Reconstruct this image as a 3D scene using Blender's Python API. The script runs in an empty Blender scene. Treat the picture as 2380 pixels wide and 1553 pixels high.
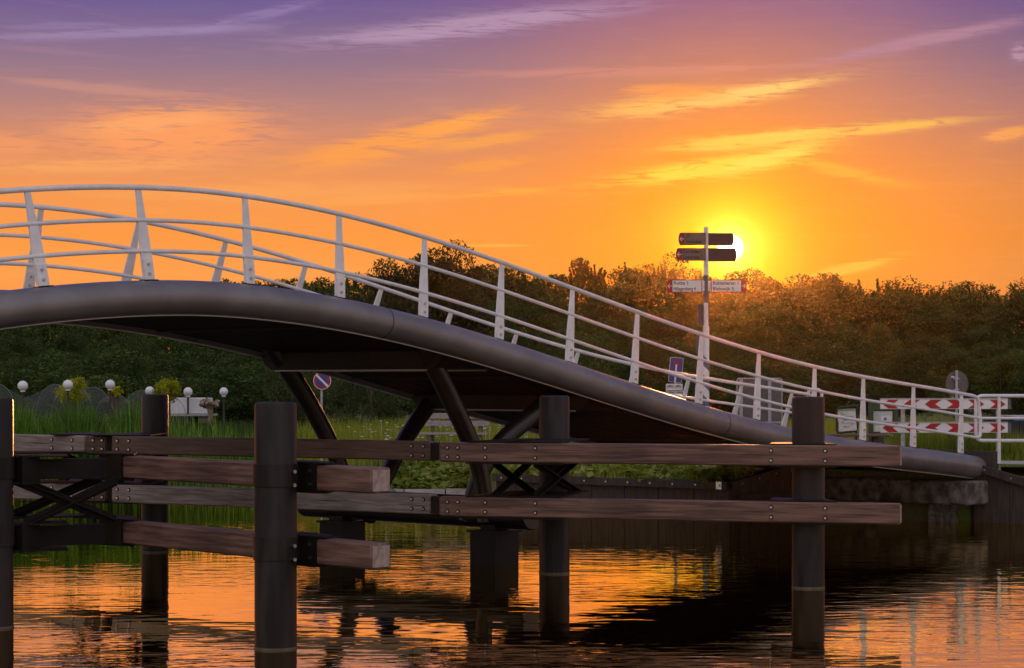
import bpy, math, random
import numpy as np
from mathutils import Matrix, Vector, Quaternion

random.seed(7)
sc = bpy.context.scene
COL = sc.collection
PI = math.pi
R = math.radians

# ------------------------------------------------------------------ camera
CAMZ = 2.75          # eye above the water
FPX = 5000.0         # focal length in units of a 2380 px wide picture
CX, HY = 1190.0, 890.0
cam_d = bpy.data.cameras.new('camera')
cam = bpy.data.objects.new('camera', cam_d)
COL.objects.link(cam)
cam.location = (0, 0, CAMZ)
cam.rotation_euler = (R(90), 0, 0)
cam_d.sensor_width = 36.0
cam_d.lens = 36.0 * FPX / 2380.0
cam_d.shift_y = (HY - 776.5) / 2380.0
cam_d.clip_start = 0.1
cam_d.clip_end = 9000
sc.camera = cam

# ------------------------------------------------------------------ exposure
sc.view_settings.view_transform = 'Standard'
sc.view_settings.look = 'None'
sc.view_settings.exposure = 0.0
sc.view_settings.gamma = 1.0

# ------------------------------------------------------------------ sun
SUN_AZ = math.atan((1697 - 1190) / FPX)
SUN_EL = math.atan((890 - 576) / FPX * math.cos(SUN_AZ))
SUN_DIR = Vector((math.sin(SUN_AZ) * math.cos(SUN_EL), math.cos(SUN_AZ) * math.cos(SUN_EL), math.sin(SUN_EL)))
ld = bpy.data.lights.new('sun', 'SUN')
ld.energy = 2.8
ld.angle = R(0.6)
ld.color = (1.0, 0.42, 0.13)
sun = bpy.data.objects.new('sun', ld)
COL.objects.link(sun)
sun.rotation_euler = SUN_DIR.to_track_quat('Z', 'Y').to_euler()
sun.location = (5, 60, 40)


def lin(r, g, b):
    f = lambda c: (c / 255 / 12.92) if c / 255 <= 0.04045 else ((c / 255 + 0.055) / 1.055) ** 2.4
    return (f(r), f(g), f(b), 1.0)


# ------------------------------------------------------------------ world: dusk sky by direction
world = bpy.data.worlds.new("World")
sc.world = world
world.use_nodes = True
wt = world.node_tree
wt.nodes.clear()


class G:
    """small helper that writes node expressions"""
    def __init__(self, tree):
        self.t = tree

    def n(self, typ, **kw):
        nd = self.t.nodes.new(typ)
        for k, v in kw.items():
            setattr(nd, k, v)
        return nd

    def put(self, sock, v):
        if hasattr(v, 'is_output'):
            self.t.links.new(v, sock)
        else:
            sock.default_value = v

    def m(self, op, *a, clamp=False):
        nd = self.n('ShaderNodeMath', operation=op, use_clamp=clamp)
        for i, v in enumerate(a):
            self.put(nd.inputs[i], v)
        return nd.outputs[0]

    def mix(self, f, a, b, mode='MIX'):
        nd = self.n('ShaderNodeMix', data_type='RGBA', blend_type=mode)
        self.put(nd.inputs[0], f)
        self.put(nd.inputs[6], a)
        self.put(nd.inputs[7], b)
        return nd.outputs[2]

    def ramp(self, f, stops, interp='LINEAR'):
        nd = self.n('ShaderNodeValToRGB')
        nd.color_ramp.interpolation = interp
        e = nd.color_ramp.elements
        while len(e) > 1:
            e.remove(e[-1])
        e[0].position, e[0].color = stops[0]
        for p, c in stops[1:]:
            x = e.new(p)
            x.color = c
        self.put(nd.inputs[0], f)
        return nd.outputs[0]

    def smooth(self, v, a, b):
        nd = self.n('ShaderNodeMapRange', interpolation_type='SMOOTHSTEP')
        self.put(nd.inputs[0], v)
        self.put(nd.inputs[1], a)
        self.put(nd.inputs[2], b)
        return nd.outputs[0]


g = G(wt)
tc = g.n('ShaderNodeTexCoord')
sep = g.n('ShaderNodeSeparateXYZ')
wt.links.new(tc.outputs['Generated'], sep.inputs[0])
dx, dy, dz = sep.outputs
hor = g.m('SQRT', g.m('ADD', g.m('MULTIPLY', dx, dx), g.m('MULTIPLY', dy, dy)))
az = g.m('ARCTAN2', dx, dy)
te = g.m('DIVIDE', dz, g.m('MAXIMUM', hor, 0.02))          # tan(elevation)
pos = g.m('MULTIPLY', te, 2.0, clamp=True)
S = lambda y: (HY - y) / FPX * 2.0
base = g.ramp(pos, [
    (0.0, lin(240, 140, 62)), (S(760), lin(248, 150, 72)), (S(640), lin(254, 160, 78)), (S(550), lin(253, 155, 70)),
    (S(450), lin(246, 154, 84)), (S(350), lin(220, 143, 104)), (S(250), lin(184, 133, 126)), (S(150), lin(148, 118, 138)),
    (S(60), lin(125, 103, 144)), (S(0), lin(110, 92, 148)), (0.50, lin(84, 78, 150)), (0.8, lin(70, 78, 150)), (1.0, lin(56, 70, 140))])
# sun angle
dot = g.n('ShaderNodeVectorMath', operation='DOT_PRODUCT')
wt.links.new(tc.outputs['Generated'], dot.inputs[0])
dot.inputs[1].default_value = SUN_DIR
cosang = g.m('MINIMUM', dot.outputs['Value'], 1.0)
ang = g.m('MULTIPLY', g.m('ARCCOSINE', cosang), 57.2958)   # degrees


def gauss(v, w):
    q = g.m('DIVIDE', v, w)
    return g.m('EXPONENT', g.m('MULTIPLY', g.m('MULTIPLY', q, q), -1.0))


# azimuth distance from the sun: reddens and darkens sideways, as in the right edge of the sky
daz = g.m('MULTIPLY', g.m('SUBTRACT', az, SUN_AZ), 57.2958)
right = g.smooth(daz, 2.0, 10.0)
dusk = g.mix(1.0, base, (0.78, 0.78, 0.90, 1.0), 'MULTIPLY')
col = g.mix(right, base, dusk)
col = g.mix(g.m('MULTIPLY', gauss(ang, 5.6), 0.85), col, lin(255, 146, 30))
col = g.mix(g.m('MULTIPLY', gauss(ang, 2.6), 0.75), col, lin(255, 172, 0))
col = g.mix(g.m('MULTIPLY', gauss(ang, 1.15), 0.95), col, lin(255, 232, 20))
core = gauss(ang, 0.55)

# cirrus: streaks placed by azimuth and elevation, broken up with stretched noise
vec = g.n('ShaderNodeCombineXYZ')
wt.links.new(az, vec.inputs[0])
wt.links.new(te, vec.inputs[1])


def streak_noise(rot, sx, sy, detail, seed, dist=0.0):
    mp = g.n('ShaderNodeMapping')
    wt.links.new(vec.outputs[0], mp.inputs[0])
    mp.inputs['Location'].default_value = (seed, seed * 1.7, 0)
    mp.inputs['Rotation'].default_value = (0, 0, R(rot))
    mp.inputs['Scale'].default_value = (sx, sy, 1)
    nz = g.n('ShaderNodeTexNoise', noise_dimensions='2D')
    wt.links.new(mp.outputs[0], nz.inputs['Vector'])
    nz.inputs['Scale'].default_value = 1.0
    nz.inputs['Detail'].default_value = detail
    nz.inputs['Roughness'].default_value = 0.62
    nz.inputs['Distortion'].default_value = dist
    return nz.outputs[0]


nA = streak_noise(-8, 22, 230, 7, 3.1, 0.6)
nB = streak_noise(-14, 30, 320, 8, 8.3, 1.0)
nC = streak_noise(-3, 14, 160, 6, 5.7, 0.4)
nF = streak_noise(-10, 90, 900, 5, 1.9, 0.5)
brk = g.m('ADD', g.m('MULTIPLY', nA, 0.7), g.m('MULTIPLY', nF, 0.3))
brk2 = g.m('ADD', g.m('MULTIPLY', nB, 0.65), g.m('MULTIPLY', nF, 0.35))
# broad faint veils everywhere
veil = g.smooth(nC, 0.48, 0.75)
col = g.mix(g.m('MULTIPLY', veil, 0.12), col, g.mix(1.0, col, (0.10, 0.06, 0.03, 1), 'ADD'))
veil2 = g.m('MULTIPLY', g.smooth(brk, 0.52, 0.72), 0.12)
col = g.mix(veil2, col, g.mix(1.0, col, (0.22, 0.14, 0.08, 1), 'ADD'))
CL = [  # x, y, half length, half width, rise in degrees, strength, colour, noise
    (300, 76, 310, 7, 4, .42, lin(172, 148, 188), 1), (600, 36, 150, 8, 15, .40, lin(164, 138, 184), 2), (150, 60, 130, 5, 3, .3, lin(160, 138, 184), 2),
    (1090, 60, 300, 15, 7, .62, lin(190, 156, 182), 2), (900, 86, 190, 5, 2, .42, lin(184, 150, 178), 1), (1330, 34, 150, 8, 5, .35, lin(180, 146, 170), 2),
    (2130, 98, 230, 9, 10, .55, lin(190, 140, 156), 2), (2240, 76, 160, 7, 8, .4, lin(180, 134, 150), 1), (150, 122, 150, 4, -4, .3, lin(170, 128, 150), 1),
    (400, 310, 210, 40, 3, .80, lin(255, 160, 96), 2), (350, 285, 150, 14, 6, .6, lin(255, 172, 110), 1),
    (20, 335, 80, 16, -4, .6, lin(250, 158, 100), 2), (230, 205, 190, 7, -4, .4, lin(215, 150, 130), 1), (250, 385, 260, 10, 2, .6, lin(255, 170, 100), 1),
    (900, 335, 230, 22, 13, .75, lin(255, 162, 78), 1), (1060, 290, 110, 10, 14, .8, lin(255, 166, 82), 2), (1130, 328, 120, 9, 8, .6, lin(255, 168, 78), 2),
    (1590, 240, 190, 15, 6, 1.0, lin(255, 186, 96), 2), (1730, 218, 170, 9, 9, 1.2, lin(255, 204, 116), 2), (1560, 214, 110, 12, -3, .6, lin(255, 164, 84), 1),
    (1800, 320, 190, 9, 5, 1.2, lin(255, 206, 92), 2), (2040, 300, 170, 7, 5, .9, lin(255, 190, 90), 2), (1690, 334, 100, 10, 2, .8, lin(255, 200, 84), 1),
    (1640, 392, 190, 13, 8, 1.15, lin(255, 208, 74), 2), (1800, 366, 100, 12, 14, 1.1, lin(255, 214, 92), 2), (1920, 390, 160, 9, -14, .5, lin(255, 186, 70), 1),
    (1980, 622, 95, 8, 13, .8, lin(255, 186, 74), 1), (2340, 312, 60, 9, 10, .7, lin(255, 168, 90), 2), (2370, 124, 20, 12, 40, .7, lin(190, 150, 170), 2),
    (1180, 448, 110, 5, 5, .7, lin(255, 172, 70), 1), (1140, 384, 90, 9, 6, .5, lin(255, 164, 70), 2), (860, 466, 160, 6, 4, .4, lin(255, 172, 84), 1),
    (1150, 571, 70, 2, 0, .5, lin(255, 190, 90), 1), (1500, 165, 400, 7, 1, .35, lin(225, 150, 128), 1), (640, 445, 420, 14, 1, .3, lin(255, 176, 100), 1)]
for (x, y, hl, hw, rise, st, cc, which) in CL:
    ca = math.atan((x - CX) / FPX)
    ct = (HY - y) / FPX * math.cos(ca)
    c_, s_ = math.cos(R(rise)), math.sin(R(rise))
    du = g.m('SUBTRACT', az, ca)
    dv = g.m('SUBTRACT', te, ct)
    a = g.m('MULTIPLY', g.m('ADD', g.m('MULTIPLY', du, c_), g.m('MULTIPLY', dv, s_)), FPX / hl)
    b = g.m('MULTIPLY', g.m('ADD', g.m('MULTIPLY', du, -s_), g.m('MULTIPLY', dv, c_)), FPX / (hw * 1.5))
    rr = g.m('ADD', g.m('MULTIPLY', a, a), g.m('MULTIPLY', b, b))
    e = g.m('EXPONENT', g.m('MULTIPLY', rr, -1.0))
    nz = brk if which == 1 else brk2
    e = g.m('MULTIPLY', e, 1.5, clamp=True)
    f = g.m('MULTIPLY', e, g.smooth(g.m('ADD', nz, g.m('MULTIPLY', e, 0.10)), 0.42, 0.60))
    f = g.m('MULTIPLY', f, min(1.0, st * 1.15))
    col = g.mix(f, col, cc)
# the sky away from the sunset (behind the camera): open blue-violet evening sky that lights the near faces
away = g.smooth(g.m('MULTIPLY', cosang, -1.0), -0.85, 0.15)
rear = g.ramp(pos, [(0.0, (0.36, 0.30, 0.29, 1)), (0.5, (0.62, 0.54, 0.55, 1)), (1.0, (0.66, 0.61, 0.68, 1))])
col = g.mix(away, col, rear)
# below the horizon
low = g.smooth(te, -0.02, -0.002)
col = g.mix(low, (0.03, 0.022, 0.016, 1.0), col)
glare = g.mix(g.m('MULTIPLY', core, 1.0, clamp=True), (0, 0, 0, 1), (1.6, 1.2, 0.25, 1.0))
disc = g.mix(g.smooth(g.m('MULTIPLY', ang, -1.0), -0.40, -0.16), (0, 0, 0, 1), (9.0, 7.6, 4.6, 1.0))
col = g.mix(1.0, col, glare, 'ADD')
col = g.mix(1.0, col, disc, 'ADD')
bg = g.n('ShaderNodeBackground')
wt.links.new(col, bg.inputs[0])
bg.inputs[1].default_value = 1.0
wo = g.n('ShaderNodeOutputWorld')
wt.links.new(bg.outputs[0], wo.inputs[0])
world.cycles.sampling_method = 'MANUAL'
world.cycles.sample_map_resolution = 2048


# ------------------------------------------------------------------ pixel helper: a point at depth Y
def at(x, y, Y):
    return Vector(((x - CX) / FPX * Y, Y, CAMZ - (y - HY) / FPX * Y))


# ------------------------------------------------------------------ materials
MATS = {}


def mat(name, color, rough=0.6, metal=0.0, var=0.0, vscale=4.0, stretch=(1, 1, 1), bump=0.0, bscale=20.0, color2=None, spec=0.5, coat=0.0,
        rvar=0.3, coord='Object', bstretch=None, crack=0.0):
    m = bpy.data.materials.new(name)
    m.use_nodes = True
    t = m.node_tree
    q = G(t)
    p = t.nodes['Principled BSDF']
    p.inputs['Roughness'].default_value = rough
    p.inputs['Metallic'].default_value = metal
    p.inputs['Specular IOR Level'].default_value = spec
    p.inputs['Coat Weight'].default_value = coat
    c = (*color, 1.0)
    tcn = q.n('ShaderNodeTexCoord')
    mp = q.n('ShaderNodeMapping')
    t.links.new(tcn.outputs[coord], mp.inputs[0])
    mp.inputs['Scale'].default_value = stretch
    nz = q.n('ShaderNodeTexNoise')
    t.links.new(mp.outputs[0], nz.inputs['Vector'])
    nz.inputs['Scale'].default_value = vscale
    nz.inputs['Detail'].default_value = 7
    nz.inputs['Roughness'].default_value = 0.62
    if color2 is None:
        color2 = tuple(min(1.0, v * (1 + var)) for v in color)
        c = (*[v * (1 - var * .6) for v in color], 1.0)
    f = q.smooth(nz.outputs[0], 0.34, 0.68)
    cc_ = q.mix(f, c, (*color2, 1.0))
    if crack > 0:                      # long checks in the timber and broad stains
        for (st_, sc_, lo, hi, k_) in (((.35, 16, 16), 2.6, .60, .66, crack), ((.5, 1.2, 1.2), 1.6, .50, .72, crack * .55)):
            m3 = q.n('ShaderNodeMapping')
            t.links.new(tcn.outputs[coord], m3.inputs[0])
            m3.inputs['Scale'].default_value = st_
            m3.inputs['Location'].default_value = (3.3, 1.7, 5.1)
            n3 = q.n('ShaderNodeTexNoise')
            t.links.new(m3.outputs[0], n3.inputs['Vector'])
            n3.inputs['Scale'].default_value = sc_
            n3.inputs['Detail'].default_value = 4
            cc_ = q.mix(q.m('MULTIPLY', q.smooth(n3.outputs[0], lo, hi), k_), cc_, (.018, .012, .010, 1))
    t.links.new(cc_, p.inputs['Base Color'])
    rv = q.m('ADD', q.m('MULTIPLY', nz.outputs[0], rvar), rough - rvar / 2, clamp=True)
    t.links.new(rv, p.inputs['Roughness'])
    if bump > 0:
        n2 = q.n('ShaderNodeTexNoise')
        mp2 = q.n('ShaderNodeMapping')
        t.links.new(tcn.outputs[coord], mp2.inputs[0])
        mp2.inputs['Scale'].default_value = bstretch or stretch
        t.links.new(mp2.outputs[0], n2.inputs['Vector'])
        n2.inputs['Scale'].default_value = bscale
        n2.inputs['Detail'].default_value = 6
        bp = q.n('ShaderNodeBump')
        bp.inputs['Strength'].default_value = 0.6
        bp.inputs['Distance'].default_value = bump
        t.links.new(n2.outputs[0], bp.inputs['Height'])
        t.links.new(bp.outputs[0], p.inputs['Normal'])
    MATS[name] = m
    return m


def leaf_mat(name, c1, c2, c3, tr=0.42):
    m = bpy.data.materials.new(name)
    m.use_nodes = True
    t = m.node_tree
    t.nodes.clear()
    q = G(t)
    ge = q.n('ShaderNodeNewGeometry')
    tcn = q.n('ShaderNodeTexCoord')
    nz = q.n('ShaderNodeTexNoise')
    t.links.new(ge.outputs['Position'], nz.inputs['Vector'])
    nz.inputs['Scale'].default_value = 0.55
    nz.inputs['Detail'].default_value = 3
    f = q.m('ADD', q.m('MULTIPLY', ge.outputs['Random Per Island'], 0.55), q.m('MULTIPLY', q.smooth(nz.outputs[0], .3, .7), 0.45))
    oi = q.n('ShaderNodeObjectInfo')
    f = q.m('ADD', f, q.m('MULTIPLY', q.m('SUBTRACT', oi.outputs['Random'], 0.5), 0.34), clamp=True)
    c = q.ramp(f, [(0.0, (*c1, 1)), (0.5, (*c2, 1)), (1.0, (*c3, 1))])
    d = q.n('ShaderNodeBsdfDiffuse')
    t.links.new(c, d.inputs[0])
    tl = q.n('ShaderNodeBsdfTranslucent')
    t.links.new(q.mix(1.0, c, (1.2, 1.25, 0.5, 1), 'MULTIPLY'), tl.inputs[0])
    gl = q.n('ShaderNodeBsdfGlossy')
    gl.inputs[0].default_value = (0.6, 0.6, 0.6, 1)
    gl.inputs['Roughness'].default_value = 0.5
    ms = q.n('ShaderNodeMixShader')
    ms.inputs[0].default_value = tr
    t.links.new(d.outputs[0], ms.inputs[1])
    t.links.new(tl.outputs[0], ms.inputs[2])
    m2 = q.n('ShaderNodeMixShader')
    m2.inputs[0].default_value = 0.03
    t.links.new(ms.outputs[0], m2.inputs[1])
    t.links.new(gl.outputs[0], m2.inputs[2])
    o = q.n('ShaderNodeOutputMaterial')
    t.links.new(m2.outputs[0], o.inputs[0])
    MATS[name] = m
    return m


mat('white_paint', (0.72, 0.72, 0.74), 0.32, var=0.10, vscale=5, coat=0.3)
mat('tube_metal', (0.20, 0.19, 0.195), 0.32, metal=0.35, var=0.2, vscale=1.2, rvar=.08, bump=0.0003, bscale=220)
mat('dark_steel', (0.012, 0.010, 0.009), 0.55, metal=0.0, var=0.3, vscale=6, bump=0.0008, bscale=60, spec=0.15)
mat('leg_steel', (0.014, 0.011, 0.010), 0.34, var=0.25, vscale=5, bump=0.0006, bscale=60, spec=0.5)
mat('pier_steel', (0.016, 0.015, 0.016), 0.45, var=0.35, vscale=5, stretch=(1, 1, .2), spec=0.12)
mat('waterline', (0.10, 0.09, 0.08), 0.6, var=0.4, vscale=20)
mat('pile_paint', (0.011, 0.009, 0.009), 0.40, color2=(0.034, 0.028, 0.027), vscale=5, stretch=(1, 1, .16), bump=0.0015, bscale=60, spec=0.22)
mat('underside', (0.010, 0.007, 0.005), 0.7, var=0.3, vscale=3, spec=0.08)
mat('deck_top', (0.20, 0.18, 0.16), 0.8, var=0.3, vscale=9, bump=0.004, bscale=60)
mat('bolt_steel', (0.55, 0.55, 0.58), 0.3, metal=1.0, var=0.2, vscale=30)
mat('galvanised', (0.42, 0.42, 0.44), 0.45, metal=0.5, var=0.25, vscale=12)
mat('hardwood', (0.085, 0.042, 0.032), 0.62, color2=(0.245, 0.135, 0.102), vscale=1.7, stretch=(0.7, 9, 14), bump=0.003, bscale=8, bstretch=(1, 14, 24), crack=0.75)
mat('grey_wood', (0.17, 0.14, 0.125), 0.7, color2=(0.34, 0.29, 0.27), vscale=2.2, stretch=(0.8, 8, 12), bump=0.003, bscale=8, bstretch=(1, 14, 24), crack=0.75)
mat('dark_wood', (0.085, 0.050, 0.034), 0.6, color2=(0.155, 0.092, 0.066), vscale=2.2, stretch=(0.8, 8, 12), bump=0.003, bscale=8, bstretch=(1, 14, 24), crack=0.75)
mat('end_grain', (0.26, 0.20, 0.17), 0.8, color2=(0.42, 0.34, 0.30), vscale=14, bump=0.002, bscale=50)
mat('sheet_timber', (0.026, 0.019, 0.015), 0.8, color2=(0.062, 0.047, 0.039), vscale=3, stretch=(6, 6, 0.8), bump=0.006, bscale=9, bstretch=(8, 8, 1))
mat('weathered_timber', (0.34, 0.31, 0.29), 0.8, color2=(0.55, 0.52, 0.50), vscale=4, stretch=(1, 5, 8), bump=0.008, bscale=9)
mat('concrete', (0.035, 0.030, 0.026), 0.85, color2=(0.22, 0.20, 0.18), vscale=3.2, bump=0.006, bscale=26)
mat('path', (0.38, 0.35, 0.32), 0.9, var=0.2, vscale=6, bump=0.004, bscale=60)
mat('sign_white', (0.80, 0.80, 0.80), 0.4, var=0.05)
mat('sign_pole_white', (0.72, 0.72, 0.74), 0.4, var=0.12, vscale=9)
mat('sign_pole_blue', (0.10, 0.12, 0.22), 0.4, var=0.1)
mat('sign_red', (0.42, 0.010, 0.014), 0.4, var=0.15)
mat('panel_glare_brown', (0.24, 0.14, 0.10), 0.5, var=0.2)  # backlight glare painted into the upper boards' panels as brown
mat('finger_back', (0.13, 0.045, 0.03), 0.45, var=0.12)
mat('finger_red', (0.30, 0.025, 0.015), 0.45, var=0.12)
mat('sign_blue', (0.055, 0.06, 0.30), 0.4, var=0.1)
mat('sign_back', (0.12, 0.11, 0.115), 0.5, metal=0.2, var=0.25, vscale=8)
mat('letter_dark', (0.03, 0.022, 0.022), 0.6)
mat('globe_glass', (0.78, 0.79, 0.84), 0.25, var=0.03, coat=0.3)
mat('lamp_black', (0.02, 0.02, 0.022), 0.4, var=0.1)
mat('board_green', (0.045, 0.075, 0.035), 0.6, var=0.25)
mat('paper', (0.66, 0.68, 0.66), 0.6, color2=(0.40, 0.52, 0.50), vscale=3.0)
mat('map_paper', (0.74, 0.73, 0.70), 0.6, color2=(0.60, 0.60, 0.57), vscale=14)
mat('map_green', (0.18, 0.30, 0.14), 0.6, var=0.2)
mat('notice_blue', (0.10, 0.16, 0.30), 0.6, var=0.2)
mat('bench_wood', (0.26, 0.22, 0.22), 0.7, color2=(0.38, 0.33, 0.34), vscale=4, stretch=(1, 6, 10), bump=0.003, bscale=12)
mat('bench_support', (0.18, 0.15, 0.13), 0.85, var=0.3, vscale=8, bump=0.004, bscale=40)
mat('hoop_wire', (0.16, 0.18, 0.18), 0.5)
mat('white_cloth', (0.72, 0.73, 0.76), 0.7, var=0.08, vscale=2)
mat('tarp_blue', (0.06, 0.22, 0.62), 0.5, var=0.2)
mat('black_timber', (0.022, 0.022, 0.026), 0.6, var=0.3, vscale=4, stretch=(8, 8, 1))
mat('bark', (0.07, 0.052, 0.038), 0.9, color2=(0.14, 0.11, 0.085), vscale=6, stretch=(3, 3, .6), bump=0.02, bscale=9)
mat('stump_bark', (0.20, 0.15, 0.11), 0.9, color2=(0.34, 0.26, 0.20), vscale=7, bump=0.03, bscale=14)
leaf_mat('leaf_forest', (0.018, 0.040, 0.009), (0.045, 0.084, 0.016), (0.105, 0.165, 0.032), 0.32)
leaf_mat('leaf_drooping', (0.020, 0.030, 0.008), (0.045, 0.055, 0.014), (0.085, 0.090, 0.022), 0.3)
leaf_mat('leaf_yellow', (0.16, 0.20, 0.015), (0.38, 0.40, 0.02), (0.62, 0.56, 0.04), 0.5)
leaf_mat('leaf_willow', (0.035, 0.055, 0.02), (0.06, 0.085, 0.03), (0.10, 0.13, 0.045), 0.5)
leaf_mat('reed_leaf', (0.012, 0.045, 0.008), (0.10, 0.24, 0.02), (0.36, 0.55, 0.08), 0.5)
leaf_mat('grass_leaf', (0.08, 0.13, 0.012), (0.23, 0.29, 0.025), (0.46, 0.46, 0.06), 0.5)
leaf_mat('weed_leaf', (0.10, 0.15, 0.02), (0.22, 0.27, 0.04), (0.40, 0.40, 0.14), 0.35)
mat('flower_white', (0.50, 0.48, 0.34), 0.8)
mat('reed_dry', (0.30, 0.22, 0.12), 0.8, var=0.3)


def ground_mat():
    m = bpy.data.materials.new('ground')
    m.use_nodes = True
    t = m.node_tree
    q = G(t)
    p = t.nodes['Principled BSDF']
    p.inputs['Roughness'].default_value = 0.95
    p.inputs['Specular IOR Level'].default_value = 0.15
    ge = q.n('ShaderNodeNewGeometry')

    def nz(s, d=6):
        n = q.n('ShaderNodeTexNoise')
        t.links.new(ge.outputs['Position'], n.inputs['Vector'])
        n.inputs['Scale'].default_value = s
        n.inputs['Detail'].default_value = d
        return n.outputs[0]
    a = q.smooth(nz(0.35), .42, .62)
    b = nz(7.0)
    grass = q.mix(b, (0.05, 0.085, 0.015, 1), (0.13, 0.16, 0.035, 1))
    dirt = q.mix(nz(16.0), (0.11, 0.085, 0.055, 1), (0.24, 0.19, 0.14, 1))
    t.links.new(q.mix(q.m('MULTIPLY', a, 0.75), grass, dirt), p.inputs['Base Color'])
    bp = q.n('ShaderNodeBump')
    bp.inputs['Distance'].default_value = 0.05
    t.links.new(nz(9.0, 8), bp.inputs['Height'])
    t.links.new(bp.outputs[0], p.inputs['Normal'])
    MATS['ground'] = m


ground_mat()


def water_mat():
    m = bpy.data.materials.new('water')
    m.use_nodes = True
    t = m.node_tree
    q = G(t)
    t.nodes.clear()
    df = q.n('ShaderNodeBsdfDiffuse')
    df.inputs[0].default_value = (0.006, 0.008, 0.006, 1)
    gl = q.n('ShaderNodeBsdfGlossy')
    gl.inputs[0].default_value = (1.0, 0.80, 0.48, 1)
    gl.inputs['Roughness'].default_value = 0.0
    fr = q.n('ShaderNodeFresnel')
    fr.inputs['IOR'].default_value = 1.33
    ms = q.n('ShaderNodeMixShader')
    t.links.new(q.m('MULTIPLY', fr.outputs[0], 2.7, clamp=True), ms.inputs[0])
    t.links.new(df.outputs[0], ms.inputs[1])
    t.links.new(gl.outputs[0], ms.inputs[2])
    mo_ = q.n('ShaderNodeOutputMaterial')
    t.links.new(ms.outputs[0], mo_.inputs[0])
    ge = q.n('ShaderNodeNewGeometry')

    def nz(s, stretch, d, dist=0.0, rot=0):
        mp = q.n('ShaderNodeMapping')
        t.links.new(ge.outputs['Position'], mp.inputs[0])
        mp.inputs['Scale'].default_value = stretch
        mp.inputs['Rotation'].default_value = (0, 0, R(rot))
        n = q.n('ShaderNodeTexNoise')
        t.links.new(mp.outputs[0], n.inputs['Vector'])
        n.inputs['Scale'].default_value = s
        n.inputs['Detail'].default_value = d
        n.inputs['Roughness'].default_value = 0.5
        n.inputs['Distortion'].default_value = dist
        return n.outputs[0]
    big = nz(1.5, (0.7, 1.25, 1), 1.0, 0.2, 12)
    mid = nz(3.8, (0.6, 1.3, 1), 1.0, 0.3, -6)
    fin = nz(9.0, (0.8, 1.3, 1), 2.0, 0.3, 5)
    calm = q.smooth(nz(0.16, (0.7, 1.4, 1), 2.0), 0.40, 0.66)
    h = q.m('ADD', q.m('MULTIPLY', big, 0.0055), q.m('MULTIPLY', mid, q.m('ADD', q.m('MULTIPLY', calm, 0.0046), 0.0017)))
    h = q.m('ADD', h, q.m('MULTIPLY', fin, q.m('ADD', q.m('MULTIPLY', calm, 0.0009), 0.0002)))
    bp = q.n('ShaderNodeBump')
    bp.inputs['Strength'].default_value = 1.0
    bp.inputs['Distance'].default_value = 1.0
    t.links.new(h, bp.inputs['Height'])
    t.links.new(bp.outputs[0], gl.inputs['Normal'])
    t.links.new(bp.outputs[0], fr.inputs['Normal'])
    MATS['water'] = m


water_mat()


def net_mat():
    m = bpy.data.materials.new('netting')
    m.use_nodes = True
    t = m.node_tree
    t.nodes.clear()
    q = G(t)
    d = q.n('ShaderNodeBsdfDiffuse')
    d.inputs[0].default_value = (0.30, 0.34, 0.33, 1)
    tr = q.n('ShaderNodeBsdfTransparent')
    ge = q.n('ShaderNodeNewGeometry')
    nz = q.n('ShaderNodeTexNoise')
    t.links.new(ge.outputs['Position'], nz.inputs['Vector'])
    nz.inputs['Scale'].default_value = 22
    nz.inputs['Detail'].default_value = 3
    f = q.m('ADD', q.m('MULTIPLY', nz.outputs[0], 0.24), 0.0)
    ms = q.n('ShaderNodeMixShader')
    t.links.new(f, ms.inputs[0])
    t.links.new(tr.outputs[0], ms.inputs[1])
    t.links.new(d.outputs[0], ms.inputs[2])
    o = q.n('ShaderNodeOutputMaterial')
    t.links.new(ms.outputs[0], o.inputs[0])
    MATS['netting'] = m


net_mat()


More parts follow.
